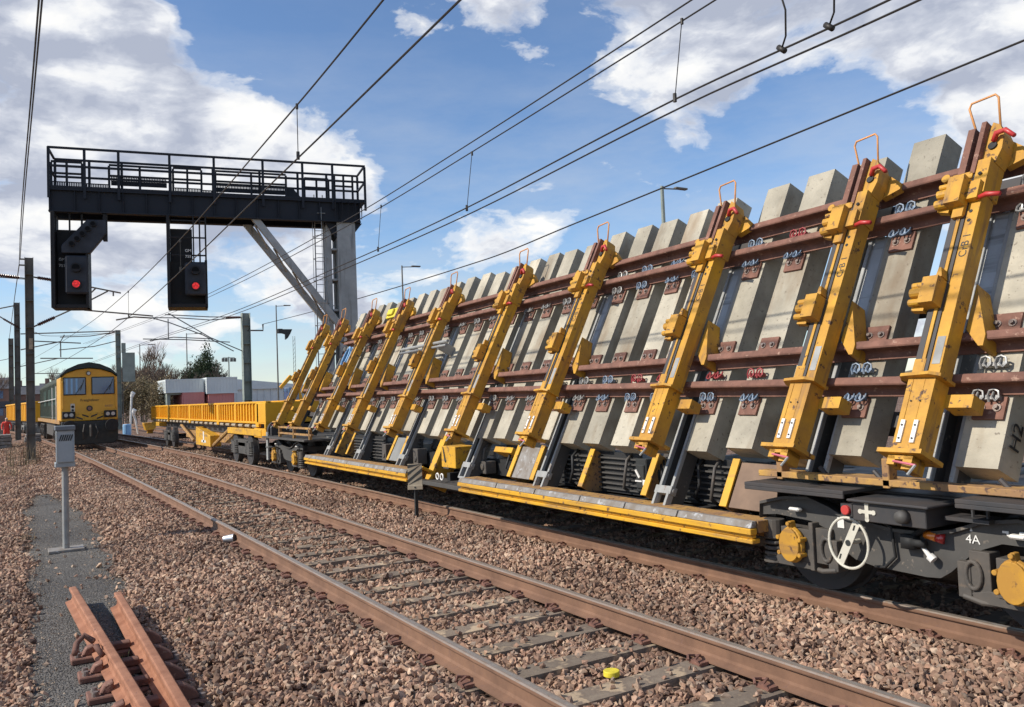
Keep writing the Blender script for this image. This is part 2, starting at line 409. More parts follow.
stones('grey_chippings', np.stack([x, y, gz(x, y)-.012+rng.uniform(-.003, .006, n)], 1), rng.uniform(.005, .013, n), rng.random(n), 'chip',
       'fine grey chippings spread around the foot of the cabinet post', 'chippings')

# ------------------------------------------------------------------ rails
RP = [(-.07, 0), (.07, 0), (.07, .011), (.018, .028), (.009, .045), (.009, .113), (.032, .124), (.035, .132), (.035, .149), (.026, .1575), (.013, .1585), (-.015, .1585), (-.026, .1575),
      (-.035, .149), (-.035, .132), (-.032, .124), (-.009, .113), (-.009, .045), (-.018, .028), (-.07, .011)]
def rail_sweep(name, fx, y0, y1, z0, parent, step=1.5):
    ys = np.arange(y0, y1+.01, step); n = len(RP); v = []; f = []; mi = []
    for y in ys:
        for (a, b_) in RP: v.append((fx(y)+a, float(y), z0+b_))
    for i in range(len(ys)-1):
        for k in range(n):
            f.append((i*n+k, i*n+(k+1) % n, (i+1)*n+(k+1) % n, (i+1)*n+k)); mi.append(2 if k == 10 else 1 if k in (8, 9, 11, 12) else 0)
    f.append(tuple(range(n))); f.append(tuple(range((len(ys)-1)*n, len(ys)*n))[::-1]); mi += [0, 0]
    m = MB(); m.v = v; m.f = f; m.m = mi
    return m.build(name, ['rail_web', 'rail_head', 'rail_run'], parent)
def clip_mesh():
    m = MB()
    for sx in (-.7525, .7525):
        for sd in (-1, 1):
            x = sx+sd*.105
            m.box(x-.035, x+.035, -.06, .06, -.012, .012)
            m.tube([(x+sd*.05, -.06, .0), (x+sd*.055, -.02, .03), (x+sd*.0, .0, .045), (x-sd*.045, .03, .03), (x-sd*.04, .075, .02),
                    (x+sd*.02, .085, .03), (x+sd*.05, .05, .012)], .010, 5)
    return m.mesh('rail_clip', 'rust')
def track(xc, name, label, y0, y1, ysl):
    t = thing(name, (xc(0), 0, 0), label, 'railway track', kind='structure')
    for s in (-.7525, .7525):
        rail_sweep('rail', lambda y: xc(y)+s, y0, y1, -.158, t)
    sl = MB(); sl.prism([(-.14, -.20), (.14, -.20), (.105, -.0), (-.105, 0)], 0, -1.25, 1.25)
    sme = sl.mesh('sleeper', 'track_sleeper'); cme = CLIP
    k = 0; y = SL0
    while y < ysl:
        o = bpy.data.objects.new('sleeper', sme); COL.objects.link(o); o.parent = t
        o.location = (xc(y)-xc(0)+random.uniform(-.02, .02), y+random.uniform(-.01, .01), -.170+random.uniform(-.004, .002)); o.rotation_euler = (0, 0, random.uniform(-.008, .008)-2*KC*y)
        if y < 32:
            c = bpy.data.objects.new('rail_clip', cme); COL.objects.link(c); c.parent = o; c.location = (-o.location.x+xc(y)-xc(0), 0, .014)
        y += SLP; k += 1
        if k > 98: break
    return t
CLIP = clip_mesh()
t1 = track(xc1, 'railway_track', 'empty nearer track with rusty-sided rails running up to the locomotive', -3, 150, 46)
t2 = track(xc2, 'railway_track', 'farther track that the yellow wagons stand on', -3, 150, 50)
rail_sweep('rail', lambda y: 9.3-.012*(y-45), 44, 110, -.158, thing('railway_track', (9.3, 44, -.3), 'third track just visible beyond the far yellow wagon', 'railway track', kind='structure'))
rail_sweep('rail', lambda y: 10.8-.012*(y-45), 44, 110, -.158, bpy.data.objects['railway_track.002'])
# insulated joint marks on the near rail
# ------------------------------------------------------------------ camera, sun, sky
f_px, yaw, pit, rol, hcam = 827.99, .5391, .0463, -.0397, 1.7628
Fv = Vector((math.sin(yaw)*math.cos(pit), math.cos(yaw)*math.cos(pit), math.sin(pit)))
Rv = Vector((math.cos(yaw), -math.sin(yaw), 0)); Uv = Rv.cross(Fv)
R2 = Rv*math.cos(rol)+Uv*math.sin(rol); U2 = -Rv*math.sin(rol)+Uv*math.cos(rol)
cam = bpy.data.cameras.new('camera'); co = bpy.data.objects.new('camera', cam); COL.objects.link(co)
cam.sensor_width = 36; cam.lens = f_px/1024*36; cam.clip_end = 5000; cam.clip_start = .05
Mx = Matrix((R2, U2, -Fv)).transposed().to_4x4(); Mx.translation = (0, 0, hcam); co.matrix_world = Mx
sc.camera = co
SE, SA = R(37), math.atan2(.25, -.97)       # elevation, direction to the sun in the XY plane
sd = Vector((math.cos(SA)*math.cos(SE), math.sin(SA)*math.cos(SE), math.sin(SE)))
sl = bpy.data.lights.new('sun', 'SUN'); sl.energy = 4.9; sl.angle = R(.53); sl.color = (1, .93, .83)
so = bpy.data.objects.new('sun', sl); COL.objects.link(so); so.rotation_euler = sd.to_track_quat('Z', 'Y').to_euler(); so.location = (-20, 10, 30)
def pixdir(x, y):
    d = Fv*f_px+R2*(x-512)-U2*(y-353.5); return d.normalized()
w = bpy.data.worlds.new('World'); sc.world = w; w.use_nodes = True; nt = w.node_tree; nt.nodes.clear()
out = N(nt, 'ShaderNodeOutputWorld'); bg = N(nt, 'ShaderNodeBackground', i_Strength=.09); nt.links.new(bg.outputs[0], out.inputs[0])
sky = N(nt, 'ShaderNodeTexSky', sky_type='NISHITA', sun_disc=False, sun_elevation=SE, sun_rotation=PI/2-SA, air_density=1.0, dust_density=.1, ozone_density=3.0)
tc = N(nt, 'ShaderNodeTexCoord'); vec = tc.outputs['Generated']
mp = N(nt, 'ShaderNodeMapping'); mp.inputs['Scale'].default_value = (1, 1, 2.0); nt.links.new(vec, mp.inputs[0])
warp = N(nt, 'ShaderNodeTexNoise', i_Scale=4.0, i_Detail=6.0); nt.links.new(mp.outputs[0], warp.inputs['Vector'])
wv = N(nt, 'ShaderNodeVectorMath', operation='MULTIPLY_ADD'); nt.links.new(warp.outputs['Color'], wv.inputs[0]); wv.inputs[1].default_value = (.12, .12, .12); nt.links.new(mp.outputs[0], wv.inputs[2])
cn = noise(nt, wv.outputs[0], 5.5, 9, .56)
# cloud banks: where, how wide (radians), how strong
BANKS = [((40, 70), .16, .42), ((120, 120), .13, .42), ((60, 190), .10, .22), ((250, 108), .055, .36), ((330, 145), .070, .40), ((250, 165), .12, .36), ((390, 165), .035, .22), ((170, 190), .10, .30),
         ((20, 300), .10, .08), ((110, 255), .08, .08), ((230, 330), .16, .12), ((360, 320), .10, .16), ((90, 60), .06, .2), ((325, 8), .02, .30), ((405, 15), .035, .26),
         ((560, 15), .10, .44), ((540, 45), .03, .12), ((690, 30), .10, .42), ((800, 30), .12, .40), ((930, 30), .13, .40), ((1010, 70), .09, .28), ((690, 70), .05, .24), ((740, 85), .05, .10),
         ((525, 222), .045, .34), ((590, 215), .03, .22), ((455, 285), .07, .26), ((700, 105), .06, .18), ((1020, 110), .04, .3)]
HOLES = [((325, 62), .05, .5), ((285, 80), .02, .3), ((60, 262), .07, .25), ((285, 265), .05, .15), ((300, 45), .09, .40), ((360, 90), .045, .30), ((205, 40), .04, .35), ((540, 85), .06, .3), ((640, 95), .05, .22), ((820, 90), .05, .2), ((470, 110), .08, .30), ((600, 140), .10, .30), ((760, 165), .12, .34), ((230, 25), .045, .42), ((270, 60), .03, .25), ((420, 90), .05, .3), ((880, 130), .09, .26), ((620, 270), .09, .2), ((80, 290), .03, .2), ((200, 230), .04, .22), ((440, 230), .05, .25)]
BRIGHT = [((105, 62), .035, .5), ((250, 100), .035, .55), ((275, 125), .04, .35), ((345, 135), .05, .45), ((380, 160), .03, .5), ((160, 300), .09, .3), ((60, 330), .1, .3), ((530, 220), .04, .5), ((540, 40), .03, .4), ((690, 70), .05, .3), ((450, 290), .06, .4),
          ((560, 10), .06, .2), ((1020, 110), .04, .5), ((900, 60), .06, .1)]
dens = None
for L_, sg in ((BANKS, 1), (HOLES, -1)):
    for (px, wd, am) in L_:
        d = pixdir(*px)
        vm = N(nt, 'ShaderNodeVectorMath', operation='DISTANCE'); nt.links.new(vec, vm.inputs[0]); vm.inputs[1].default_value = d
        a = math_(nt, 'DIVIDE', vm.outputs['Value'], wd); a = math_(nt, 'MULTIPLY', a, a); a = math_(nt, 'MULTIPLY', a, -.7); a = math_(nt, 'EXPONENT', a)
        a = math_(nt, 'MULTIPLY', a, am*sg)
        dens = a if dens is None else math_(nt, 'ADD', dens, a)
cnb = math_(nt, 'MULTIPLY_ADD', cn, 2.7); cnb.node.inputs[2].default_value = -.70
bright = None
for (px, wd, am) in BRIGHT:
    vm = N(nt, 'ShaderNodeVectorMath', operation='DISTANCE'); nt.links.new(vec, vm.inputs[0]); vm.inputs[1].default_value = pixdir(*px)
    a = math_(nt, 'DIVIDE', vm.outputs['Value'], wd); a = math_(nt, 'MULTIPLY', a, a); a = math_(nt, 'MULTIPLY', a, -.7); a = math_(nt, 'MULTIPLY', math_(nt, 'EXPONENT', a), am)
    bright = a if bright is None else math_(nt, 'ADD', bright, a)
base = math_(nt, 'ADD', cnb, math_(nt, 'MULTIPLY', dens, .8))
mask = ramp(nt, base, [(.73, (0, 0, 0)), (.83, (.42, .42, .42)), (1.0, (1, 1, 1))]); mask.color_ramp.interpolation = 'EASE'
# thin high veil
sx = N(nt, 'ShaderNodeSeparateXYZ'); nt.links.new(vec, sx.inputs[0])
low = ramp(nt, sx.outputs['Z'], [(0, (1, 1, 1)), (.42, (0, 0, 0))]).outputs[0]
vmp = N(nt, 'ShaderNodeMapping'); vmp.inputs['Scale'].default_value = (1, 1, 3.5); nt.links.new(vec, vmp.inputs[0])
vn0 = ramp(nt, noise(nt, vmp.outputs[0], 4.0, 8, .62), [(.36, (0, 0, 0)), (.72, (1, 1, 1))]).outputs[0]
lw = math_(nt, 'MULTIPLY_ADD', low, .75); lw.node.inputs[2].default_value = .08
vn = math_(nt, 'MULTIPLY', vn0, lw, True)
# billow shading: bright towards the sun side
mv = N(nt, 'ShaderNodeVectorMath', operation='ADD'); nt.links.new(wv.outputs[0], mv.inputs[0]); mv.inputs[1].default_value = tuple(sd*.035+Vector((0, 0, .03)))
cn2 = noise(nt, mv.outputs[0], 5.5, 9, .56)
lit = math_(nt, 'MULTIPLY_ADD', math_(nt, 'SUBTRACT', cn, cn2), 4.2); lit.node.inputs[2].default_value = .62
thick = ramp(nt, base, [(.88, (0, 0, 0)), (1.2, (1, 1, 1))]).outputs[0]
lit2 = math_(nt, 'ADD', math_(nt, 'SUBTRACT', lit, math_(nt, 'MULTIPLY', thick, .50)), bright)
cc = ramp(nt, lit2, [(.0, (5.0, 5.5, 6.8)), (.35, (7.2, 7.6, 8.6)), (.60, (9.8, 10.0, 10.4)), (1.0, (11.6, 11.5, 11.2))])
tint = N(nt, 'ShaderNodeMix', data_type='RGBA', blend_type='MULTIPLY'); tint.inputs[0].default_value = 1
nt.links.new(sky.outputs[0], tint.inputs[6]); tint.inputs[7].default_value = (1.50, 1.60, 1.74, 1)
c1 = mixc(nt, vn, tint.outputs[2], (7.5, 7.9, 8.4)); c2 = mixc(nt, mask.outputs[0], c1, cc.outputs[0])
nt.links.new(c2, bg.inputs[0])
sc.view_settings.view_transform = 'Standard'; sc.view_settings.look = 'None'; sc.view_settings.exposure = 0; sc.view_settings.gamma = 1
sc.view_settings.use_curve_mapping = False
try:
    sc.cycles.use_denoising = True; sc.cycles.max_bounces = 6; sc.cycles.diffuse_bounces = 3; sc.cycles.glossy_bounces = 3
except Exception: pass
#@@PART2
# ------------------------------------------------------------------ tilting wagon and its load
AL, PSI = R(63.2), .015
cp, sp = math.cos(PSI), math.sin(PSI)
eS = Vector((math.cos(AL)*cp, -math.cos(AL)*sp, math.sin(AL))); eN = Vector((-math.sin(AL)*cp, math.sin(AL)*sp, math.cos(AL))); eU = eS.cross(eN)
LO = Vector((5.60*cp, -5.60*sp, 1.12)); LB = Matrix((eU, eS, eN)).transposed()
def Lw(y, s, n): return LO+LB@Vector((-y, s, n))
panel = thing('track_panel', LO, 'long turnout panel of rusty rails on concrete bearers, leaning across the yellow wagon', 'track panel')
panel.rotation_euler = LB.to_euler()
def fr1(y): return np.interp(y, [1, 4, 8, 14, 21], [2.50, 2.49, 2.44, 2.38, 2.33])
def fr2(y): return np.interp(y, [1, 4, 8, 14, 21], [2.17, 2.17, 2.17, 2.12, 2.08])
def fr3(y): return np.interp(y, [1, 21], [.94, .91])
def fr4(y): return np.interp(y, [1, 4, 8, 14, 21], [.60, .60, .66, .72, .755])
for nm, fr, ya, yb in (('rail', fr1, .6, 19.4), ('rail', fr2, .6, 19.0), ('rail', fr3, .6, 20.8), ('rail', fr4, .6, 19.8)):
    m = MB(); ys = np.linspace(ya, yb, 24); n = len(RP)
    for y in ys:
        for (a, b_) in RP: m.v.append((-float(y), float(fr(y))+a, .022+b_))
    for i in range(len(ys)-1):
        for k in range(n): m.f.append((i*n+k, i*n+(k+1) % n, (i+1)*n+(k+1) % n, (i+1)*n+k)); m.m.append(0)
    m.f += [tuple(range(n)), tuple(range((len(ys)-1)*n, len(ys)*n))[::-1]]; m.m += [0, 0]
    m.build('rail', 'rust', panel, org=(0, 0, 0))
SLY = [1.1, 1.68, 2.25, 2.8, 3.38, 4.46, 5.02, 5.62, 6.17, 6.95, 7.40, 7.95, 8.45, 9.02, 9.6, 10.15, 10.65, 11.2, 11.75, 12.3, 12.85, 13.5, 14.05, 14.6, 15.15, 15.7, 16.25, 16.8, 17.5, 18.05, 18.6, 19.2]
bear = []
for k in range(4):
    m = MB(); L_ = 3.08; w_ = .150+.004*k; m.prism([(-w_-.012, -.235), (w_+.012, -.235), (w_, 0), (-w_, 0)], 1, 0, L_-.015*k)
    bear.append(m.mesh('bearer', 'concrete'))
def plate_mesh(w=.22, h=.17):
    m = MB(); m.box(-w/2, w/2, -h/2, h/2, 0, .022, 0)
    for dx in (-.055, .055):
        m.cyl((dx, 0, .02), (dx, 0, .030), .030, n=12, mi=1); m.cyl((dx, 0, .03), (dx, 0, .052), .017, n=6, mi=1)
    return m.mesh('baseplate', ['rust', 'bolt'])
PLATE = plate_mesh()
def pair_clip(mat):
    m = MB()
    for dx in (-.055, .055):
        m.tube([(dx-.035, -.04, .03), (dx-.045, 0, .045), (dx-.03, .035, .06), (dx, .045, .062), (dx+.03, .03, .055), (dx+.035, -.01, .045), (dx+.015, -.035, .045),
                (dx-.008, -.015, .055), (dx-.008, .03, .045)], .0085, 5)
    m.box(-.09, .09, -.02, .012, .005, .035)
    return m.mesh('rail_clip', mat)
CL = {k: pair_clip(k+'_clip') for k in ('blue', 'red', 'steel')}
for i, y in enumerate(SLY):
    o = bpy.data.objects.new('bearer', bear[i % 4]); COL.objects.link(o); o.parent = panel
    o.location = (-y, random.uniform(-.02, .05), 0); o.rotation_euler = (0, 0, random.uniform(-.006, .006))
    oy = o.location.y
    if y < 2.3: continue
    for (s, kind) in ((float(fr2(y))-.165, 'p'), (float(fr3(y))+.165, 'p'), (float(fr4(y))-.165, 'p'), (float(fr1(y))+.165, 'p')):
        p = bpy.data.objects.new('baseplate', PLATE); COL.objects.link(p); p.parent = o; p.location = (random.uniform(-.01, .02), s-oy, .002)
        if s > 2.5: p.location.y = s-oy-.055; p.scale = (.8, .55, 1)
    mats = ['steel' if y < 3.6 else 'blue']
    for (s, fl) in ((float(fr2(y))-.092, 0), (float(fr4(y))-.092, 0), ((float(fr3(y))+float(fr4(y)))/2, 1), ((float(fr1(y))+float(fr2(y)))/2, 1)):
        if fl and y > 9.5: continue
        c = bpy.data.objects.new('rail_clip', CL['red'] if (fl and 5.5 < y < 7.5 and s < 1.5) or (fl and 4.5 < y < 5.7 and s > 1.5) else CL['steel' if y < 3.6 or y > 8 else 'blue'])
        COL.objects.link(c); c.parent = o; c.location = (.0, s-oy, .02); c.rotation_euler = (0, 0, random.choice((0, PI)))
# painted mark on the near bearer
tgt = [o for o in panel.children if o.name.startswith('bearer') and abs(o.location.x+3.38) < .01][0]
mat_side = Matrix(((0, 0, 1), (1, 0, 0), (0, 1, 0)))     # local: text x -> s, text y -> n, normal -> +u
tw = words('H2', .17, 'rubber', tgt, (.171, .27, -.10), Matrix(((0, 0, 1), (1, 0, 0), (0, 1, 0))), 'painted_mark', .002)

# small bits riding on the panel
m = MB(); m.T = Lw
m.tube([(14.6, 1.55, .30), (12.6, 1.58, .30)], .028, 8); m.tube([(14.6, 1.47, .30), (12.6, 1.50, .30)], .022, 8)
m.box(12.9, 12.96, 1.46, 1.62, .0, .28); m.box(14.2, 14.26, 1.46, 1.62, .0, .28)
tag(m.build('stretcher_bar', 'galv'), 'pair of bright metal bars lying across the bearers halfway along the panel', 'metal bars')
m = MB(); m.T = Lw
for k in range(7):
    a0 = k*.9; m.torus((17.95, 1.62+.03*math.sin(a0), .12+.03*k), 2, .17+.02*math.sin(a0*2), .020, 18, 5, ry=.26)
m.tube([(17.95, 1.4, .2), (17.8, 1.1, .2), (17.9, .98, .2)], .02, 5)
tag(m.build('strap_coil', 'blue_plastic'), 'blue strap looped over the bearers near the far end of the panel', 'strap')
m = MB(); m.T = Lw; m.box(16.4, 16.9, 2.55, 2.78, .02, .14); m.box(16.5, 16.8, 2.6, 2.74, .14, .19)
tag(m.build('point_motor_cover', 'disc_yellow', bevel=.01), 'bright yellow box on the top edge of the panel near the gantry leg', 'box')
m = MB(); m.T = Lw; m.prism([(3.0, .38), (3.1, .38), (3.2, .60), (2.95, .60)], 2, .03, .2)

# wagon ----------------------------------------------------------------
XW = 6.635
wag = thing('tilting_wagon', (XW, 10.5, 0), 'long yellow wagon with sloping clamp arms that carries the leaning turnout panel', 'wagon')
WL = WORLD[wag.name]
for (ya, yb) in ((12.15, 17.55), (4.98, 10.35)):
    m = MB()
    m.box(5.22, 5.30, ya, yb, .490, .542); m.box(5.26, 5.31, ya+.02, yb-.02, .455, .487); m.box(5.235, 5.33, ya, yb, .415, .452)
    m.build('side_beam', 'yellow_bright', wag, bevel=.006)
    m = MB(); y = ya
    while y < yb-.1:
        y2 = min(yb, y+random.choice((.78, .92, 1.1))); k_ = random.uniform(0, .004); m.prism([(5.228+k_, .545), (5.30, .545), (5.31, .599), (5.256+k_, .601)], 1, y+.010, y2-.010); y = y2
    m.build('walkway', 'plank', wag, bevel=.003)
    m = MB(); m.box(5.314, 5.54, ya, yb, .50, .597); m.box(5.56, 5.66, ya, yb, .42, .56); m.build('inner_sill', 'yellow_dirty', wag)
ARMY = [3.65, 4.73, 6.47, 8.75, 10.81, 13.26, 15.42, 17.3, 19.4, 20.9]
# steel columns behind each arm
def column(y, s0, foot):
    m = MB(); m.T = Lw
    for sd_ in (-1, 1):
        m.box(y+sd_*.085-.018, y+sd_*.085+.018, s0, 2.16, -.055, -.012, 0)
        m.box(y+sd_*.085-.008, y+sd_*.085+.008, s0, 2.16, -.22, -.05, 1)
    m.box(y-.078, y+.078, s0, .62, -.20, -.17, 1); m.box(y-.115, y+.105, 1.0, 2.14, -.052, -.035, 3); m.box(y-.118, y-.098, 1.0, 2.14, -.035, -.006, 0)
    if foot:
        m.box(y-.12, y+.12, s0+.13, s0+.21, -.07, .01, 0); m.box(y-.105, y-.07, s0-.03, s0+.15, -.06, .012, 0); m.box(y+.07, y+.105, s0-.03, s0+.15, -.06, .012, 0)
        m.box(y-.105, y+.105, s0-.04, s0-.01, -.06, .01, 0); m.cyl((y-.13, s0+.17, -.03), (y+.13, s0+.17, -.03), .022, n=8, mi=0)
    m.build('column', ['galv', 'frame_grey', 'galv_dull', 'channel'], wag, bevel=.003)
for y in ARMY:
    lowdeck = 5 < y < 10.9 or 12.2 < y < 17.5
    column(y-.02, -.60 if lowdeck else -.12, lowdeck)
m = MB(); m.T = Lw
for y in ARMY: m.box(y-.34, y-.12, 1.15, 2.15, -.16, -.10, 0)
# yellow struts under the bearers
def strut(y, s0=-.49, s1=-.02, w=.045, n0=-.10):
    m = MB(); m.T = Lw
    m.box(y-w, y+w, s0, s1, n0-.02, n0, 0); m.box(y-.012, y+.012, s0, s1, n0-.34, n0-.018, 1)
    m.build('strut', ['yellow_bright', 'yellow_dirty'], wag, bevel=.002)
for y in (17.05, 16.37, 14.1, 13.59, 9.7, 9.11, 8.02, 6.86, 5.71): strut(y)
m = MB(); m.T = Lw; m.box(12.02, 12.20, -.72, .05, -.14, -.09, 0); m.box(12.05, 12.09, -.80, .05, -.45, -.13, 1)
m.box(12.0, 12.35, -.60, -.57, -.14, .10, 0); m.build('strut', ['yellow_bright', 'yellow'], wag, bevel=.004)
for (ya, yb, mt) in ((17.12, 17.45, 'galv_dull'), (13.66, 14.03, 'galv_dull'), (9.18, 9.62, 'plank'), (5.12, 5.64, 'brown_panel')):
    m = MB(); m.T = Lw; m.box(ya, yb, -.49, -.05, -.125, -.11, 0); m.build('cover_plate', mt, wag, bevel=.003)
# tilt frame behind the bearers, hidden cross members and far-side legs
m = MB(); m.T = Lw
for s in (.45, 1.55, 2.55): m.box(1, 20.9, s-.07, s+.07, -.42, -.23)
for y in (1.9, 3.95, 7.1, 10.6, 13.2, 15.9, 18.3): m.box(y-.06, y+.06, -.1, 2.7, -.60, -.43)
m.build('tilt_frame', 'dark_steel', wag, bevel=.004)
m = MB()
for y in (3.95, 7.1, 10.6, 13.2, 15.9, 18.3):
    m = MB(); p = Lw(y, 2.3, -.5); m.cyl((p.x, p.y, p.z), (7.75, y, .9), .05, n=8); m.box(6.0, 7.9, y-.07, y+.07, .80, .92)
    m.build('tilt_ram', 'galv_dull', wag)
# underframe, plus light-blocking boxes
m = MB(); m.box(6.30, 6.97, -1.5, 21.6, .42, .86); m.box(7.75, 7.95, 4.9, 17.6, .42, .80)
for y in np.arange(5.2, 17.5, .9): m.box(5.66, 7.8, y-.05, y+.05, .40, .56)
m.box(5.95, 7.7, 5.0, 17.6, .57, .80); m.box(5.665, 5.95, 5.0, 10.3, .50, .53); m.box(5.665, 5.95, 12.2, 17.5, .50, .53); m.box(6.0, 7.7, 5.0, 17.6, .30, .40); m.build('spine_and_light_blockers', 'rubber', wag)  # wide boxes and floor strips added to keep sunlight out from under the wagon
for (ya, yb) in ((5.35, 6.65), (7.2, 8.7), (13.0, 13.4), (14.6, 16.2)):
    m = MB()
    for k in range(7):
        z = .60+.058*k; yy0, yy1 = ya+.03*k*0, yb
        m.box(5.86, 5.90, yy0, yy1, z, z+.016)
    m.box(5.90, 5.94, ya, yb, .56, 1.02, 1)
    m.build('vent_slats', ['frame_grey', 'rubber'], wag)
m = MB()
m.box(5.80, 6.05, 6.98, 7.16, .62, .98); m.box(5.78, 5.80, 7.0, 7.14, .66, .92)
m.build('control_box', 'stripe_dark', wag, bevel=.01)
m = MB()
for k in range(5): m.tube([(5.84+.02*k, 6.85-.03*k, 1.0), (5.78, 6.75-.05*k, .85), (5.80, 6.80, .66), (5.95, 6.86, .60)], .014, 6)
m.tube([(5.85, 10.9, .95), (5.8, 10.7, .7), (5.9, 10.5, .6)], .02, 6); m.tube([(5.85, 9.9, .95), (5.8, 10.0, .7), (5.9, 9.8, .6)], .02, 6)
m.build('hose', 'rubber', wag, smooth=True)
rd_ = random.Random(5)
for k, y0 in enumerate((5.95, 6.2, 7.35, 8.35, 10.6, 11.0, 13.2, 15.3)):
    m = MB(); a = 5.76+.02*(k % 3)
    m.tube([(a+.12, y0, 1.02), (a+.02, y0-.02, .95), (a, y0-.05*(k % 2), .78), (a+.01, y0+.04, .64), (a+.14, y0+.08, .58)], .013+.006*rd_.random(), 7); m.build('pipe', 'rubber' if k % 2 else 'bogie_black', wag, smooth=True)
for k, y0 in enumerate((10.55, 10.8, 11.75, 12.9, 14.3)):
    m = MB(); m.box(5.74, 5.92, y0-.09, y0+.10, .60, .78+.03*k); m.cyl((5.72, y0, .70), (5.76, y0, .70), .05, n=12); m.build('valve', 'bogie_black', wag, bevel=.008)
m = MB(); m.box(5.775, 5.785, 6.90, 7.02, .70, .76); m.cyl((5.77, 7.06, .78), (5.77, 7.12, .86), .014, n=8); m.box(5.77, 5.78, 7.03, 7.14, .735, .75)
m.build('valve_handle', 'white', wag)
m = MB(); m.box(5.56, 5.9, 11.05, 11.52, .66, .98, 0); m.cyl((5.55, 11.38, .76), (5.57, 11.38, .76), .028, n=12, mi=1)
m.prism([(11.44, .96), (11.46, .98), (11.40, .76), (11.36, .76)], 0, 5.545, 5.557, 1)
m.build('equipment_box', ['yellow_bright', 'stripe_dark'], wag, bevel=.006)
m = MB(); m.torus((5.45, 11.45, .53), 0, .045, .012, 16, 6); m.torus((5.45, 11.30, .53), 0, .045, .012, 16, 6); m.build('lifting_ring', 'white', wag, smooth=True)
m = MB(); m.box(5.40, 6.3, 10.4, 12.1, .38, .44); m.build('step_tray', 'frame_grey', wag, bevel=.004)
m = MB(); m.T = Lw; m.box(9.85, 10.35, -.16, -.08, -.30, -.10); m.build('bracket', 'yellow_bright', wag, bevel=.004)

